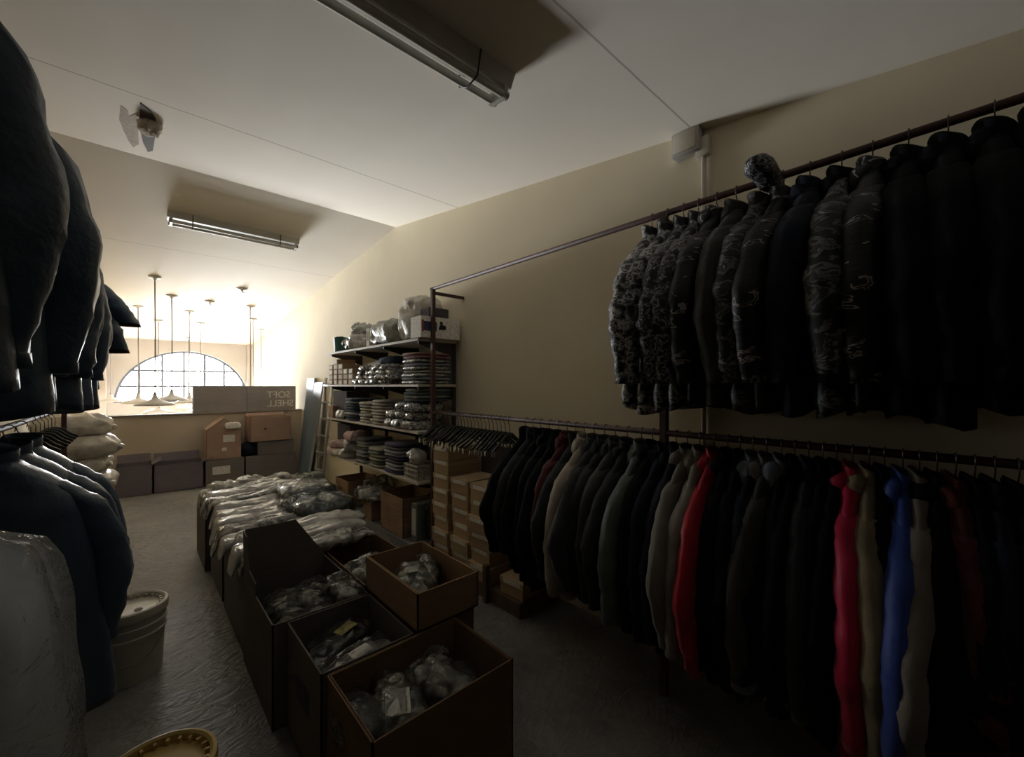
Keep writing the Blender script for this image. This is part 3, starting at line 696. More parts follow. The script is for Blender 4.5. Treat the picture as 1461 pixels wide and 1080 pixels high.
poly_flap(tc_, [(-.212, .31, .40), (-.212, .02, .40), (-.212, .02, .52), (-.214, .17, .54), (-.216, .22, .70), (-.216, .31, .71)], (.005, 0, 0))
# right column
carton('closed carton supporting the shallow tan carton', .885, 1.19, 1.57, 2.05, 0, .462, M['cardb'], None, closed=True)
carton('shallow tan carton raised on another box, holding bagged clothes', .875, 1.195, 1.545, 2.065, .464, .625, M['cardt'], GC, infl=('x0',), flapl=.08)
carton('open carton with a big clear bag, behind the shallow tan one', .885, 1.25, 2.10, 2.84, 0, .46, M['cardb'], GC)
carton('open carton of white printed packs, between clear bag and navy bundle', .885, 1.25, 2.86, 3.32, 0, .46, M['cardb'], GC)
# far cartons under the draped heap
carton('grey carton under the draped heap, next to the raised flap', .45, .87, 2.70, 3.40, 0, .45, M['cardg'], GC)
carton('grey carton under the draped heap, second from the raised flap', .45, .87, 3.47, 4.05, 0, .45, M['cardg'], GC)
carton('grey carton under the draped heap, farthest in the left column', .42, .87, 4.12, 4.72, 0, .44, M['cardg'], GC)
carton('carton under the navy bagged bundle, right column', .885, 1.25, 3.34, 3.98, 0, .45, M['cardg'], GC)
carton('carton under the far end of the draped heap, right column', .885, 1.27, 4.0, 4.72, 0, .45, M['cardg'], GC)
# bottom fillings so that the top packets lie on something
def filling(label, x0, x1, y0, y1, z1, seed, mat='pk3'):
    t = thing('clothes_bundle', label, 'packaged clothes', ((x0+x1)/2, (y0+y1)/2, .008), 0, 'bundles at the bottom of the cartons')
    blob(x1-x0-.05, y1-y0-.05, z1, seed, .02, 7, .35, .3, 40, 18).build('folded_clothes', M[mat], t, True)
filling('dark bundle filling the bottom of the nearest brown carton', .52, 1.05, 1.175, 1.53, .25, 1)
filling('dark bundle filling the bottom of the carton behind the nearest', .505, .855, 1.575, 1.99, .27, 2)
filling('dark bundle filling the bottom of the carton with raised flap', .47, .85, 2.035, 2.65, .24, 3)
filling('dark bundle filling the bottom of the clear-bag carton', .895, 1.24, 2.115, 2.83, .22, 4)
filling('bundle filling the bottom of the white-pack carton', .895, 1.24, 2.875, 3.31, .27, 5)
GP = 'bagged clothes in the middle cartons'
packet('clear-bagged olive garment with a paper tag, left in the nearest carton', (.70, 1.38, .265), (.19, .30, .11), R(-25), M['pk1'], 21, R(10), 0, 'film', (.0, -.02, .085, .10, 'label'), group=GP)
packet('clear-bagged grey garment, right in the nearest carton', (.88, 1.36, .265), (.17, .27, .13), R(12), M['pk2'], 22, R(14), R(-6), 'film', group=GP)
packet('crumpled black bagged item at the left wall of the nearest carton', (.575, 1.40, .265), (.11, .22, .11), R(5), M['pk3'], 23, 0, 0, 'film', group=GP)
packet('long flat bagged garment with a white tag across the second carton', (.69, 1.73, .27), (.33, .15, .08), R(8), M['pk2'], 24, 0, R(-6), 'film', (.03, .0, .085, .06, 'label'), group=GP)
packet('black bagged garment with a yellow label in the second carton', (.665, 1.91, .27), (.32, .14, .09), R(20), M['pk3'], 25, 0, R(-10), 'film', (.07, -.01, .09, .05, 'labely'), group=GP)
packet('dark bagged garment at the front edge of the second carton', (.66, 1.62, .25), (.26, .10, .07), R(-12), M['pk3'], 26, 0, 0, 'film', group=GP)
packet('round crumpled olive bag at the left rim of the flap carton', (.555, 2.16, .255), (.17, .16, .13), R(30), M['pk1'], 27, 0, 0, 'film', group=GP)
packet('crumpled grey bag, front middle of the flap carton', (.69, 2.14, .255), (.17, .17, .13), R(10), M['pk2'], 28, 0, 0, 'film', group=GP)
packet('olive-grey lumpy bag in the back left of the flap carton', (.57, 2.36, .255), (.19, .17, .14), R(70), M['pk1'], 29, 0, 0, 'film', group=GP)
packet('dark olive bag standing in the middle of the flap carton', (.675, 2.32, .255), (.15, .16, .15), R(40), M['pk1'], 30, 0, 0, 'film', group=GP)
packet('tall crumpled clear bag leaning on the right wall of the flap carton', (.80, 2.19, .255), (.13, .24, .20), R(8), M['pk2'], 31, R(6), 0, 'film', group=GP)
packet('dark bag deep at the rear of the flap carton', (.74, 2.52, .255), (.18, .15, .10), R(0), M['pk3'], 32, 0, 0, 'film', group=GP)
packet('large empty-looking clear bag spilling over the rear right carton', (1.04, 2.30, .24), (.26, .34, .20), R(20), M['pk1'], 33, R(5), 0, 'film', group=GP, shell=1.12)
packet('olive bagged shoe-shaped bundle in the shallow tan carton', (1.0, 1.80, .475), (.13, .30, .10), R(-20), M['pk1'], 34, 0, 0, 'film', (0, .04, .05, .07, 'label'), group=GP)
packet('grey bagged bundle beside the olive one in the shallow tan carton', (1.10, 1.86, .475), (.11, .26, .10), R(-30), M['pk2'], 35, 0, 0, 'film', group=GP)
packet('small bag in the front corner of the shallow tan carton', (1.09, 1.64, .475), (.12, .12, .05), R(10), M['pk1'], 36, 0, 0, 'film', group=GP)
for i in range(5):
    packet('white printed pack, %s from the near end of its carton' % ORD[i], (1.02+.02*(i % 2), 2.95+.075*i, .29+.012*i), (.22, .085, .05), R(15+4*i), M['pks'], 40+i, R(18), 0, None, None, .012, 12, 'white printed packs in a carton')
# long wrapped garments draped over the far cartons
GH = 'wrapped garments draped over the far cartons'
def drape(p):
    k = max(0, -p.x-.36)
    return Vector((p.x+k*.55, p.y, p.z-k*1.5+.012*math.sin(p.x*9)))
hp = [(2.76+.15*i) for i in range(14)]
for i, y in enumerate(hp):
    r_ = random.Random(300+i); z = .45+.02*(i % 3)+(.05 if 5 < i < 11 else 0)
    t = thing('wrapped_garment', 'long plastic-wrapped garment draped over the far cartons, %s from the raised flap' % ORD[i], 'packaged clothes', (.80+r_.uniform(-.03, .04), y, z), R(r_.uniform(-6, 6)), GH)
    blob(.86+r_.uniform(-.06, .08), .175, .085, 60+i, .03, 7, .7, .5, 48, 18, .7, True, drape).build('folded_clothes', M['pkw' if i % 4 else 'pk2'], t, True)
for i, (x, y, z, sx, sy, h, rz) in enumerate([(1.06, 3.42, .47, .44, .50, .16, 8), (1.07, 3.74, .50, .42, .46, .17, -6), (1.05, 3.30, .41, .40, .26, .11, 20)]):
    t = thing('bagged_garment', ['navy garment in a clear bag, nearer of the large pair on the heap', 'navy garment in a clear bag, farther of the large pair on the heap', 'small navy bagged garment sagging beside the white packs'][i], 'packaged clothes', (x, y, z), R(rz), 'navy bagged garments on the heap')
    blob(sx, sy, h, 80+i, .03, 6, .7, .6, 40, 20, .7).build('folded_clothes', M['pkn'], t, True)
    blob(sx*1.05, sy*1.06, h*1.12, 80+i, .04, 6, .75, .6, 40, 20, .8).build('film_bag', M['film'], t, True, loc=(0, 0, -.003))
for i, (x, y, rz) in enumerate([(.62, 4.70, 20), (.85, 4.78, -10), (1.10, 4.72, 15), (.98, 4.55, -25)]):
    t = thing('plastic_bag', 'crumpled clear bag at the far end of the heap, %s from the left' % ['first', 'second', 'last', 'third'][i], 'bag', (x, y, .46), R(rz), 'crumpled bags at the far end of the heap')
    blob(.24, .18, .13, 95+i, .05, 8, .8, .7, 34, 18, .8).build('bag_body', M['pkw'], t, True)

# ------------------------------------------------------------------ cartons along the parapet
GB = 'cartons along the parapet'
yb0, yb1 = 7.58, 8.0
carton('open violet-grey carton at the left end of the parapet row', -.19, .185, yb0, yb1, 0, .40, M['cardvi'], GB, flaps=(('y1', 20), ('x1', 60)), flapl=.12)
carton('open violet-grey carton, second from the left by the parapet', .20, .755, yb0, yb1, 0, .38, M['cardvi'], GB, flaps=(('y1', 25), ('x1', 70)), flapl=.13)
carton('grey carton with one long white label, under the roof-flapped carton', .78, 1.265, yb0, yb1, 0, .375, M['cardmg'], GB, closed=True, labels=(('y0', -.05, .22, .22, .12, M['label']),))
carton('wide grey carton at the right end of the parapet row', 1.29, 2.0, yb0, yb1, 0, .375, M['cardmg'], GB, closed=True)
t = carton('tan carton with roof-like raised flaps and a white label', .79, 1.235, 7.62, 7.98, .378, .83, M['cardor'], GB, labels=(('y0', .06, .31, .15, .11, M['label']), ('y0', .0, .15, .06, .05, M['label'])))
mb = MB()
for s in (-1, 1):
    mb2 = MB(); mb2.box((0, -.17, -.002), (.30, .17, .002))
    mtx = Matrix.Translation((s*.222, 0, .452)) @ Matrix.Rotation(R(180 if s > 0 else 0), 4, 'Z') @ Matrix.Rotation(R(-38), 4, 'Y')
    MB().add(mb2.v, mb2.f, mtx).build('flap', M['cardor'], t)
MB().add([(-.21, -.165, .452), (.21, -.165, .452), (.0, -.165, .622), (-.21, -.160, .452), (.21, -.160, .452), (.0, -.160, .622)], [(0, 1, 2), (5, 4, 3), (0, 3, 4, 1), (1, 4, 5, 2), (2, 5, 3, 0)]).build('gable_flap', M['cardor'], t)
blob(.20, .05, .10, 5, .02, 14).build('torn_paper', M['label'], t, True, loc=(.11, -.20, .455))
carton('low grey carton under the pinkish tan carton', 1.46, 1.98, 7.62, 7.98, .378, .60, M['cardmg'], GB, closed=True)
carton('pinkish tan carton on top, right end of the parapet row', 1.35, 1.93, 7.60, 7.98, .602, 1.0, M['cardor'], GB, flaps=(('y1', 50),), flapl=.1, labels=(('y0', -.08, .2, .03, .03, M['ink']),))
t = thing('cloth_bundle', 'dark blue cloth bundle wedged between the two carton stacks', 'bundle', (1.345, 7.76, .378), 0)
blob(.20, .26, .21, 44, .03, 8, .8, .7).build('bundle', C['navy'], t, True)
# long cartons standing on the parapet
carton('long blank grey carton standing on the parapet before the window', .67, 1.37, YP-.02, YP+.15, 1.077, 1.49, M['cardhz'], 'long cartons on the parapet', closed=True)
t = carton('long grey carton with pale mirrored lettering on the parapet', 1.38, 2.12, YP-.02, YP+.15, 1.077, 1.49, M['cardhz'], 'long cartons on the parapet', closed=True)
def lettering(txt, size, par, loc, name, mat):
    cu = bpy.data.curves.new(name, 'FONT'); cu.body = txt; cu.size = size; cu.extrude = .001; cu.align_x = 'CENTER'
    o = bpy.data.objects.new('tmp', cu); COL.objects.link(o); bpy.context.view_layer.update()
    me = bpy.data.meshes.new_from_object(o.evaluated_get(bpy.context.evaluated_depsgraph_get())); bpy.data.objects.remove(o)
    for v in me.vertices: v.co = Vector((-v.co.x, v.co.z*-1, v.co.y))
    me.flip_normals(); me.materials.clear(); me.materials.append(mat)
    q = bpy.data.objects.new(name, me); COL.objects.link(q); q.parent = par; q.location = loc
lettering('SOFT', .155, t, (.10, -.0865, .215), 'lettering', M['label'])
lettering('SHELL', .155, t, (.13, -.0865, .065), 'lettering', M['label'])
# ------------------------------------------------------------------ wall shelving
SX0, SX1, SY0, SY1 = 1.80, 2.20, 3.17, 5.45
SZ = [.66, 1.10, 1.51, 1.91]
t = thing('wall_shelving', 'four-tier white shelving on wall rails along the right wall', 'shelf', (2.0, 4.3, 0))
for k, z in enumerate(SZ):
    MB().box((SX0-2.0, SY0-4.3, z-.022), (SX1-2.0, SY1-4.3, z), None, .003).build('shelf_board', M['shelf'], t)
for y in (5.36, 4.62, 3.9, 3.22):
    MB().box((.19, y-4.3-.015, .25), (.218, y-4.3+.015, 2.0)).build('wall_rail', M['rail'], t)
    for z in SZ:
        b = MB(); b.add([(x, y-4.3+s*.008, zz) for s in (-1, 1) for x, zz in ((-.17, z-.023), (.19, z-.023), (.19, z-.14), (-.17, z-.045))],
                        [(0, 1, 2, 3), (7, 6, 5, 4), (0, 4, 5, 1), (1, 5, 6, 2), (2, 6, 7, 3), (3, 7, 4, 0)])
        b.build('bracket', M['rail'], t)
# folded garments
FOLD = {}
def fold_mesh(seed, ly, h):
    key = (seed, ly, h)
    if key not in FOLD:
        mb = blob(.36, ly, h, seed, .010, 10, .55, .4, 30, 10, .3)
        o = mb.build('folded_garment', C['black'], None, True); FOLD[key] = o.data; bpy.data.objects.remove(o)
    return FOLD[key]
def stack(what, x, y, z, n, ly, h, mats, where, rz=0, group=None, cat='folded clothes'):
    for k in range(n):
        m = mats[k % len(mats)]
        me = fold_mesh((k*7+n) % 5+1, ly, h).copy(); me.materials[0] = m
        o = bpy.data.objects.new('folded_garment', me); COL.objects.link(o)
        o.location = (x+rng.uniform(-.012, .012), y+rng.uniform(-.008, .008), z+.001+k*h*.93); o.rotation_euler.z = R(rz+rng.uniform(-4, 4))
        pos = 'bottom' if k == 0 else ('top' if k == n-1 else ORD[k])
        tag(o, '%s, %s %s' % (what, pos, where), cat, group or 'folded clothes on the shelves')
F = dict(grey=cloth('folded_grey', (.42, .41, .39)), dgrey=cloth('folded_dark_grey', (.10, .11, .12)), beige=cloth('folded_beige', (.58, .53, .44)), olive=cloth('folded_olive', (.36, .35, .26)), navy=cloth('folded_navy', (.035, .06, .10)),
         slate=cloth('folded_slate', (.30, .32, .36)), pink=cloth('folded_dusty_pink', (.36, .20, .20)), violet=cloth('folded_violet', (.07, .07, .16)), white=cloth('folded_white', (.7, .67, .62)), green=cloth('folded_green', (.20, .23, .20)), rose=cloth('folded_rose', (.62, .46, .44)))
SACK = crinkle('sack_greygreen', [(.3, (.22, .23, .20)), (.6, (.38, .38, .34))], .5, 7, .2, .7)
SACKC = crinkle('sack_pale', [(.3, (.34, .32, .28)), (.6, (.55, .52, .46))], .45, 7, .25, .7)
# second shelf (z 1.51)
z = SZ[2]
nb = [4, 5, 4, 3, 3]
for c_ in range(5):
    for k in range(nb[c_]):
        y = 5.36-.16*c_
        tt = thing('small_box', 'small white-fronted box, %s from the bottom in column %s from the far end' % (ORD[k], ['one', 'two', 'three', 'four', 'five'][c_]), 'box', (1.93, y, z+.001+k*.062), R(rng.uniform(-3, 3)), 'small boxes on the second shelf from the top')
        MB().box((-.11, -.07, 0), (.11, .07, .06), None, .003).build('box_body', M['cardl'] if (k+c_) % 3 else M['cardor'], tt)
        MB().box((-.112, -.05, .008), (-.109, .05, .052)).build('label', M['label'], tt)
GS = 'plastic-wrapped clothes on the shelves'
for k in range(19):
    c_, r_ = k % 5, k//5
    packet('silvery wrapped garment in the second-shelf heap, %s layer, %s from the far end' % (['bottom', 'second', 'third', 'top'][r_], ORD[c_]),
           (1.96+rng.uniform(-.03, .02), 4.49-.155*c_-.05*r_-.03*(r_ % 2), z+.002+.047*r_), (.34, .19, .055), R(rng.uniform(-14, 14)), M['pks'], 110+k, R(rng.uniform(-5, 5)), 0, None, None, .022, 15, GS)
packet('navy folded garment lying on the silvery heap, second shelf', (2.02, 3.98, z+.20), (.30, .34, .09), R(5), F['navy'], 130, 0, 0, None, None, .012, 8, GS)
stack('plastic-wrapped slate garment', 1.985, 3.34, z, 7, .34, .034, [M['pks'], F['slate'], M['pks'], F['grey']], 'in near end stack, second shelf', 0)
stack('dusty pink folded garment', 1.99, 3.34, z+.226, 2, .34, .03, [F['pink']], 'atop near end stack, second shelf', 2)
# third shelf (z 1.10)
z = SZ[1]
carton('dark carton at the far end of the third shelf', 1.86, 2.15, 4.95, 5.40, z+.001, z+.33, M['carddk'], None, closed=True)
carton('small orange-tan box at the far front edge of the third shelf', 1.80, 1.86, 5.24, 5.40, z+.001, z+.15, M['cardor'], None, closed=True)
packet('small crumpled white bag by the orange-tan box, third shelf', (1.83, 5.06, z+.001), (.06, .20, .10), 0, M['pkw'], 131, 0, 0, None, None, .02, 10, GS)
stack('navy folded garment', 1.98, 4.72, z, 8, .34, .034, [F['navy'], F['navy'], F['slate'], F['navy']], 'left of beige stacks, third shelf')
stack('pale beige folded garment', 1.98, 4.33, z, 7, .29, .034, [F['beige'], F['beige'], F['grey']], 'in farther beige stack, third shelf')
stack('beige-grey folded garment', 1.98, 4.02, z, 8, .29, .034, [F['beige'], F['grey']], 'in nearer beige stack, third shelf')
for k in range(8):
    packet('silvery wrapped garment near the post on the third shelf, %s' % ['first layer far', 'first layer middle', 'first layer near', 'second layer far', 'second layer middle', 'second layer near', 'third layer middle', 'third layer near'][k],
           (1.96+rng.uniform(-.02, .02), (3.76-.19*(k % 3)-(.1 if k == 6 else 0)-(.0 if k != 7 else .0)) if k < 6 else (3.5, 3.33)[k-6], z+.002+.082*(k//3)), (.33, .20, .085), R(rng.uniform(-10, 10)), M['pks'], 140+k, 0, 0, None, None, .02, 10, GS)
stack('dark grey folded garment', 2.0, 3.34, z+.25, 4, .32, .032, [F['dgrey'], F['green']], 'above wrapped pile, third shelf')
# fourth shelf (z .66)
z = SZ[0]
carton('dark carton at the far back of the lowest shelf', 1.92, 2.17, 5.0, 5.42, z+.001, z+.36, M['carddk'], None, closed=True)
for k, (y, h, m) in enumerate([(5.28, .09, 'rose'), (5.02, .08, 'white'), (5.12, .09, 'rose'), (4.83, .10, 'white'), (4.70, .13, 'white'), (4.66, .10, 'rose')]):
    zz = [0, 0, .085, 0, .095, .22][k]
    packet(['rose cloth heap at the far front of the lowest shelf', 'white cloth under the rose ones on the lowest shelf', 'rose cloth lying on the white one, lowest shelf', 'white wrinkled bundle left of the grey stack, lowest shelf', 'wrinkled pale bundle upper left of the grey stack, lowest shelf', 'pinkish bundle topping the pile beside the grey stack'][k],
           (1.86, y, z+.002+zz), (.17, .24, h), R(20*k), M['pkw'] if m == 'white' else F['rose'], 150+k, 0, 0, None, None, .03, 8, GS)
stack('grey folded garment', 1.98, 4.42, z, 8, .28, .036, [F['slate'], F['dgrey'], F['grey']], 'in farthest lowest-shelf stack')
stack('olive folded garment', 1.98, 4.08, z, 6, .29, .036, [F['olive'], F['green'], F['olive']], 'in middle lowest-shelf stack')
stack('slate blue folded garment', 1.98, 3.70, z, 9, .34, .034, [F['violet'], F['slate'], F['slate'], F['dgrey']], 'in nearest lowest-shelf stack')
tt = thing('wire_basket', 'pale plastic basket at the near end of the lowest shelf', 'basket', (1.93, 3.33, z+.001))
mb = MB(); 
for k in range(9):
    for s in (-1, 1):
        mb.box((s*.11-.003, -.12+.03*k-.004, 0), (s*.11+.003, -.12+.03*k+.004, .13)); mb.box((-.11+.0275*k-.004, s*.12-.003, 0), (-.11+.0275*k+.004, s*.12+.003, .13))
for zz in (.0, .04, .085, .125): mb.box((-.115, -.125, zz), (-.107, .125, zz+.012)); mb.box((.107, -.125, zz), (.115, .125, zz+.012)); mb.box((-.115, -.125, zz), (.115, -.117, zz+.012)); mb.box((-.115, .117, zz), (.115, .125, zz+.012))
mb.box((-.11, -.12, 0), (.11, .12, .006)); mb.build('basket_body', M['basket'], tt)
tt = thing('paper_bag', 'white crumpled paper bag standing behind the pale basket', 'bag', (1.86, 3.52, z+.30)); tt.location = (1.88, 3.34, z+.137)
blob(.16, .18, .13, 161, .03, 9, .9, .8).build('bag_body', M['pkw'], tt, True)
# top shelf (z 1.91)
z = SZ[3]
tt = thing('storage_tub', 'small teal tub at the far end of the top shelf', 'tub', (1.88, 5.18, z+.001))
MB().lathe([(.001, 0), (.075, 0), (.085, .17), (.088, .175), (.08, .175), (.07, .01), (.001, .01)], 24).build('tub_body', M['teal'], tt, 'auto')
blob(.13, .13, .05, 162, .02, 10, .9, .9).build('wrapped_contents', M['pkn'], tt, True, loc=(0, 0, .145))
for k, (x, y, s, h, m) in enumerate([(1.96, 4.92, .26, .14, 'pk2'), (1.93, 4.68, .26, .16, 'pkw'), (2.0, 4.80, .22, .13, 'pkw'), (1.96, 4.48, .2, .12, 'pks')]):
    packet(['crumpled grey bag right of the teal tub on the top shelf', 'crumpled pale bag, second right of the teal tub', 'puffed clear bag topping the crumpled heap, top shelf', 'small silvery bag next to the white carton, top shelf'][k],
           (x, y, z+.002+(.14 if k == 2 else 0)), (s, s*.9, h), R(30*k), M[m], 170+k, 0, 0, 'film' if k == 2 else None, None, .04, 9, 'crumpled bags on the top shelf')
carton('slim white carton standing between the bags on the top shelf', 1.84, 1.94, 4.26, 4.34, z+.001, z+.20, M['label'], None, closed=True, labels=(('x0', 0, .12, .03, .10, M['inkp']),))
packet('large grey-green sack of clothes, middle of the top shelf', (2.0, 3.98, z+.002), (.36, .58, .25), R(0), SACK, 175, R(0), 0, None, None, .045, 7, None, 'clothes_sack', 'bag')
packet('big domed clear sack behind the printed carton, top shelf', (2.02, 3.50, z+.002), (.34, .38, .42), R(0), SACKC, 176, 0, 0, None, None, .04, 6, None, 'clothes_sack', 'bag')
t = carton('white printed carton with a dark blue block, near end of the top shelf', 1.79, 2.19, 3.10, 3.28, z+.001, z+.185, M['label'], None, closed=True, labels=(('y0', -.11, .10, .13, .08, M['blue']), ('y0', -.185, .10, .02, .10, M['redp'])))
mb = MB(); mb.lathe([(.001, -.001), (.016, -.001), (.016, .001), (.001, .001)], 12, Matrix.Translation((.0, -.0912, .135)) @ Matrix.Rotation(R(90), 4, 'X'))
for u, v, s in ((.005, .10, .024), (.03, .098, .02), (-.015, .088, .012)): mb.lathe([(.001, -.001), (s, -.001), (s, .001), (.001, .001)], 12, Matrix.Translation((u, -.0912, v)) @ Matrix.Rotation(R(90), 4, 'X'))
mb.build('printed_emblem', M['ink'], t)
carton('small dark box on top of the white printed carton', 1.88, 2.08, 3.12, 3.27, z+.187, z+.27, M['carddk'], None, closed=True)

# ------------------------------------------------------------------ floor-level plinth, boxes and shoe boxes
mb = MB(); mb.box((1.82, 1.92, .0), (2.2, 3.12, .098), None, .004)
tag(mb.build('wooden_plinth', M['wood']), 'low brown wooden plinth under the shoe boxes along the right wall', 'plinth')
struct(MB().box((1.79, 3.122, 0), (2.22, 5.6, .098)).build('trim_4', M['floor']))
ZP = .1
carton('open tan carton with printed side under the lowest shelf, far one', 1.80, 2.17, 4.74, 5.14, ZP, ZP+.30, M['cardt'], 'open cartons under the shelf', infl=('y1',), flapl=.15, labels=(('x0', .03, .19, .12, .03, M['cardb']), ('x0', .05, .12, .16, .02, M['cardb'])))
carton('open striped tan carton under the lowest shelf, near one', 1.81, 2.17, 3.46, 3.92, ZP, ZP+.36, M['cardp'], 'open cartons under the shelf', infl=('y1',), flapl=.15)
carton('small upright tan box between the two open cartons', 1.80, 1.98, 4.12, 4.30, ZP, ZP+.21, M['cardt'], None, closed=True)
packet('clear plastic bag draped over the small upright box', (1.88, 4.22, ZP+.212), (.24, .34, .08), R(10), M['pkw'], 180, 0, 0, 'film', None, .04, 9, None, 'plastic_bag', 'bag')
packet('crumpled clear bag between the tan cartons under the shelf', (2.03, 4.45, ZP+.002), (.26, .24, .30), R(40), M['pk2'], 181, 0, 0, 'film', None, .04, 8, None, 'plastic_bag', 'bag')
carton('narrow grey-green carton leaning by the striped one', 1.86, 2.12, 3.30, 3.40, ZP, ZP+.33, plain('box_greygreen', (.20, .23, .20), .7), None, closed=True, labels=(('x0', 0, .17, .07, .24, M['label']),))
packet('dark crumpled bag stuffed behind the narrow grey-green carton', (2.05, 3.24, ZP+.001), (.24, .12, .36), R(0), M['pk3'], 182, 0, 0, 'film', None, .02, 8, None, 'plastic_bag', 'bag')
def shoebox(label, x, y, z, rz, w_=.205, d=.31, h=.112):
    t = thing('shoe_box', label, 'shoe box', (x, y, z), R(rz), 'shoe boxes along the right wall')
    MB().box((-d/2, -w_/2, 0), (d/2, w_/2, h-.03), None, .002).build('box_body', M['cards'], t)
    MB().box((-d/2-.004, -w_/2-.004, h-.042), (d/2+.004, w_/2+.004, h-.002), None, .002).build('lid', M['cardl'], t)
    MB().box((-d/2-.0058, -w_/2+.02, h-.037), (-d/2-.0035, w_/2-.035, h-.008)).build('label', M['label'], t)
CN = ['far column by the post', 'middle column', 'near column by the black jackets']
for c_, (y, n) in enumerate(((2.885, 8), (2.615, 6), (2.36, 6))):
    for k in range(n):
        r_ = random.Random(c_*20+k)
        big = c_ == 2 and k in (0, 2, 3)
        shoebox('tan shoe box, %s in the %s' % ('bottom one' if k == 0 else 'top one' if k == n-1 else ORD[k]+' from bottom', CN[c_]), 2.0+r_.uniform(-.012, .012)-(.02 if big else 0), y+r_.uniform(-.008, .008), ZP+.001+k*.1135, r_.uniform(-2, 2)+(6 if big else 0), .235 if big else .215)
shoebox('tan shoe box lying low beneath the black jackets, apart from the columns', 2.0, 2.04, ZP+.001, 4)
tag(MB().box((2.185, 2.18, .1), (2.215, 2.78, 1.06), None, .004).build('dark_board', M['carddk']), 'dark board leaning on the wall behind the shoe boxes', 'board')
tag(MB().box((1.78, 2.215, 0), (1.815, 2.255, .26), None, .004).build('wooden_post', M['wood']), 'short brown post at the plinth edge below the black jackets', 'post')

# junk heap by the shelving
for k, (px, py, z_, s, m, lab) in enumerate([(455, 690, .0, (.34, .40, .30), 'cardt', 'tan carton under the junk pile beside the far shelving')]):
    carton(lab, 1.45, 1.76, 4.95, 5.55, 0, .22, M[m], None, closed=True)
packet('grey-green crumpled bag at the left of the junk pile', (1.50, 5.42, .222), (.24, .26, .16), 0, F['green'], 190, 0, 0, 'film', None, .03, 8, 'junk beside the shelving', 'plastic_bag', 'bag')
packet('white crumpled paper in the junk pile', (1.63, 5.22, .222), (.18, .16, .12), 0, M['pkw'], 191, 0, 0, None, None, .04, 9, 'junk beside the shelving', 'crumpled_paper', 'paper')
packet('dark green bundle with a strap in the junk pile', (1.66, 5.44, .224), (.18, .22, .20), 0, F['green'], 192, 0, 0, None, None, .03, 8, 'junk beside the shelving', 'bundle', 'bundle')
carton('little tan box topping the junk pile', 1.62, 1.76, 4.98, 5.10, .222, .33, M['cardl'], None, rz=R(20), labels=(('x0', 0, .05, .05, .05, M['label']),))

# boards and ladder leaning at the far end
def leaning(label, x_b, x_t, y0, y1, h, name='leaning_board', m='panel'):
    t = thing(name, label, 'board', (x_b, y0, 0), 0, 'boards leaning at the far end')
    mb = MB(); th = .03
    mb.add([(0, 0, 0), (th, 0, 0), (th, y1-y0, 0), (0, y1-y0, 0), (x_t-x_b, 0, h), (x_t-x_b+th, 0, h), (x_t-x_b+th, y1-y0, h), (x_t-x_b, y1-y0, h)],
           [(0, 3, 2, 1), (4, 5, 6, 7), (0, 1, 5, 4), (1, 2, 6, 5), (2, 3, 7, 6), (3, 0, 4, 7)])
    mb.build('board', M[m], t)
    MB().add([(-.002, -.003, 0), (th+.002, -.003, 0), (x_t-x_b+th+.002, -.003, h), (x_t-x_b-.002, -.003, h), (-.002, .002, 0), (th+.002, .002, 0), (x_t-x_b+th+.002, .002, h), (x_t-x_b-.002, .002, h)],
             [(0, 1, 2, 3), (7, 6, 5, 4), (0, 4, 5, 1), (1, 5, 6, 2), (2, 6, 7, 3), (3, 7, 4, 0)]).build('edge_strip', M['panele'], t)
leaning('tall blue-grey board leaning on the right wall, farther one', 2.02, 2.18, 7.2, 7.56, 1.62)
leaning('tall blue-grey board leaning in front of the other board', 1.93, 2.17, 6.75, 7.15, 1.55)
t = thing('ladder', 'aluminium ladder standing against the wall by the shelving', 'ladder', (2.05, 6.45, 0))
for s in (-1, 1):
    MB().tube([(-.05, s*.17, 0), (.12, s*.15, 1.62)], .022, 8).build('ladder_rail', M['alu'], t, True)
    MB().box((-.08, s*.17-.03, 0), (-.02, s*.17+.03, .03), None, .005).build('rubber_foot', M['strap'], t)
for k in range(6):
    f = (.25+.25*k)/1.62
    MB().box((-.05+.17*f-.03, -.165, .25+.25*k-.012), (-.05+.17*f+.03, .165, .25+.25*k+.012)).build('rung', M['alu'], t)
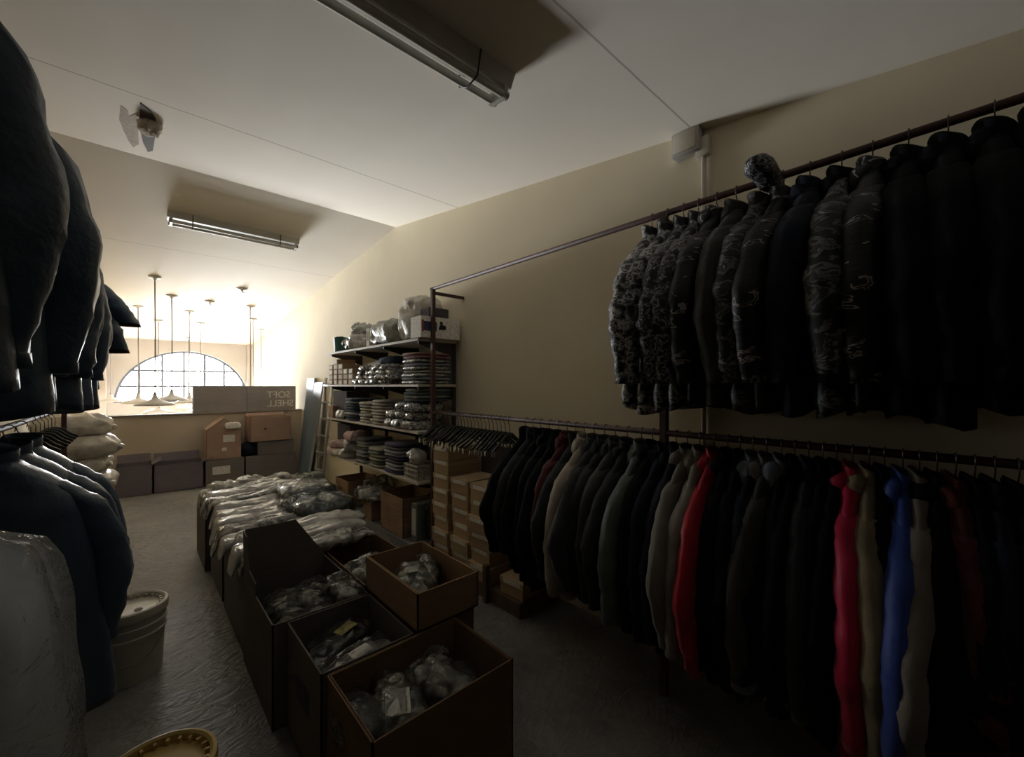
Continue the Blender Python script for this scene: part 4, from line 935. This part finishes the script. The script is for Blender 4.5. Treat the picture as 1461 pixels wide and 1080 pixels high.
# ------------------------------------------------------------------ left side
def paint_bucket(label, loc, lid, body, rz=0, notch=False):
    t = thing('paint_bucket', label, 'bucket', loc, rz)
    h, r = .35, .148
    MB().lathe([(.001, 0), (r*.86, 0), (r*.87, .01), (r*.93, h*.55), (r*.945, h*.62), (r*.985, h*.625), (r*.985, h*.66), (r*.955, h*.67), (r*.96, h*.76), (r*1.0, h*.765), (r*1.0, h*.80), (r*.97, h*.81), (r*.975, h*.97), (r*.975, h*.975)], 56).build('bucket_body', body, t, 'auto')
    l = MB().lathe([(.001, h-.012), (r*.80, h-.012), (r*.88, h-.014), (r*.90, h+.008), (r*.95, h+.014), (r*1.02, h+.010), (r*1.04, h-.006), (r*1.03, h-.032), (r*1.0, h-.034)], 56).build('lid', lid, t, 'auto')
    mb = MB()
    for k in range(24):
        a = 2*math.pi*k/24
        mb.box((r*.80, -.004, h-.013), (r*.895, .004, h+.004), Matrix.Rotation(a, 4, 'Z'))
    mb.build('lid_ribs', lid, l)
    MB().lathe([(.001, h-.008), (.016, h-.008), (.018, h-.012)], 16, Matrix.Translation((.03, -.04, 0))).build('lid_plug', M['stain'] if not notch else lid, l, 'auto')
    pts = [(r*1.03*math.cos(a), r*1.03*math.sin(a), h*.72-.14*math.sin((a-R(200))/R(140)*math.pi)) for a in [R(200+140*k/14) for k in range(15)]]
    MB().tube(pts, .0025, 6).build('bail_handle', M['steel'], t, True)
paint_bucket('white lidded paint bucket partly hidden by a navy raincoat', (-.015, 2.93, 0), M['bucketlid'], M['bucket'])
paint_bucket('yellowish lidded paint bucket at the bottom edge, nearest the camera', (.045, 1.62, 0), M['bucky'], M['bucky'], .5, True)
carton('dark brown carton under the white sacks at the left wall', -.75, -.215, 5.66, 6.3, 0, .42, M['carddk'], None, closed=True, labels=(('x1', -.2, .25, .06, .16, M['cardvi']),))
for k, (x, y, z, s, m) in enumerate([(-.44, 6.0, .422, (.62, .62, .22), 5), (-.46, 6.05, .61, (.56, .6, .20), 8), (-.42, 6.0, .77, (.60, .60, .24), 3), (-.46, 6.05, .97, (.54, .60, .25), 6)]):
    t = thing('plastic_sack', 'white stuffed plastic sack on the dark carton, %s of the pile' % ['bottom one', 'second from bottom', 'third from bottom', 'topmost'][k], 'sack', (x, y, z), R(-10+9*k), 'white sacks at the left wall')
    blob(*s, 200+m, .05, 4.5, .8, .7, 48, 26, .6).build('sack_body', M['sack'], t, True)
    blob(.12, .10, .06, 230+m, .03, 10, .8, .8).build('knot', M['sack'], t, True, loc=(s[0]/2-.04, -s[1]*.25, s[2]*.3))
t = thing('crumpled_film', 'small crumpled clear film lying on the floor by the raincoats', 'litter', (-.18, 5.35, 0))
p = at(148, 783, 0); t.location = p
blob(.15, .13, .055, 240, .03, 14, .8, .8).build('film', M['pkw'], t, True)

# ------------------------------------------------------------------ light and camera
W = bpy.data.worlds.new('World'); SC.world = W; W.use_nodes = True
nt = W.node_tree; bg = nt.nodes['Background']
tc = nt.nodes.new('ShaderNodeTexCoord')
dp = nt.nodes.new('ShaderNodeVectorMath'); dp.operation = 'DOT_PRODUCT'; dp.inputs[1].default_value = Vector(GLOWDIR).normalized()
lk(nt, tc.outputs['Generated'], dp.inputs[0])
mx = nt.nodes.new('ShaderNodeMath'); mx.operation = 'MAXIMUM'; mx.inputs[1].default_value = 0; lk(nt, dp.outputs['Value'], mx.inputs[0])
pw = nt.nodes.new('ShaderNodeMath'); pw.operation = 'POWER'; pw.inputs[1].default_value = GLOWPOW; lk(nt, mx.outputs[0], pw.inputs[0])
ma = nt.nodes.new('ShaderNodeMath'); ma.operation = 'MULTIPLY_ADD'; ma.inputs[1].default_value = GLOW; ma.inputs[2].default_value = SKY; lk(nt, pw.outputs[0], ma.inputs[0])
d2 = nt.nodes.new('ShaderNodeVectorMath'); d2.operation = 'DOT_PRODUCT'; d2.inputs[1].default_value = Vector((-.1, 1, .5)).normalized()
lk(nt, tc.outputs['Generated'], d2.inputs[0])
m2 = nt.nodes.new('ShaderNodeMath'); m2.operation = 'MAXIMUM'; m2.inputs[1].default_value = 0; lk(nt, d2.outputs['Value'], m2.inputs[0])
p2_ = nt.nodes.new('ShaderNodeMath'); p2_.operation = 'POWER'; p2_.inputs[1].default_value = 22; lk(nt, m2.outputs[0], p2_.inputs[0])
a2 = nt.nodes.new('ShaderNodeMath'); a2.operation = 'MULTIPLY_ADD'; a2.inputs[1].default_value = GLOW2; lk(nt, p2_.outputs[0], a2.inputs[0]); lk(nt, ma.outputs[0], a2.inputs[2])
ma = a2
bg.inputs['Color'].default_value = (.95, .97, 1.0, 1); lk(nt, ma.outputs[0], bg.inputs['Strength'])
def portal(name, loc, sx, sz):
    l = bpy.data.lights.new(name, 'AREA'); l.shape = 'RECTANGLE'; l.size = sx; l.size_y = sz; l.cycles.is_portal = True
    o = bpy.data.objects.new(name, l); COL.objects.link(o); o.location = loc; o.rotation_euler = (R(-90), 0, 0)
portal('daylight_arch', (AX, YW+.28, AZ+AH/2), AR*2, AH)
#portal('daylight_shop_window', ((bx0+bx1)/2, YW+.28, (bz0+bz1)/2), bx1-bx0, bz1-bz0)
cam = bpy.data.cameras.new('Camera'); co = bpy.data.objects.new('Camera', cam); COL.objects.link(co)
co.location = (0, 0, CAMZ); co.rotation_euler = (R(90), 0, -YAW)
cam.sensor_width = 36; cam.sensor_fit = 'HORIZONTAL'; cam.lens = FPX/1461*36; cam.shift_y = (HY-540)/1461; cam.clip_start = .02
SC.camera = co
SC.view_settings.view_transform = 'Standard'; SC.view_settings.look = 'None'; SC.view_settings.gamma = 1
SC.view_settings.exposure = EXPO
SC.view_settings.use_curve_mapping = False
SC.cycles.max_bounces = 10; SC.cycles.diffuse_bounces = 7; SC.cycles.transparent_max_bounces = 24; SC.cycles.glossy_bounces = 3
SC.cycles.caustics_reflective = False; SC.cycles.caustics_refractive = False
SC.cycles.sample_clamp_indirect = 8
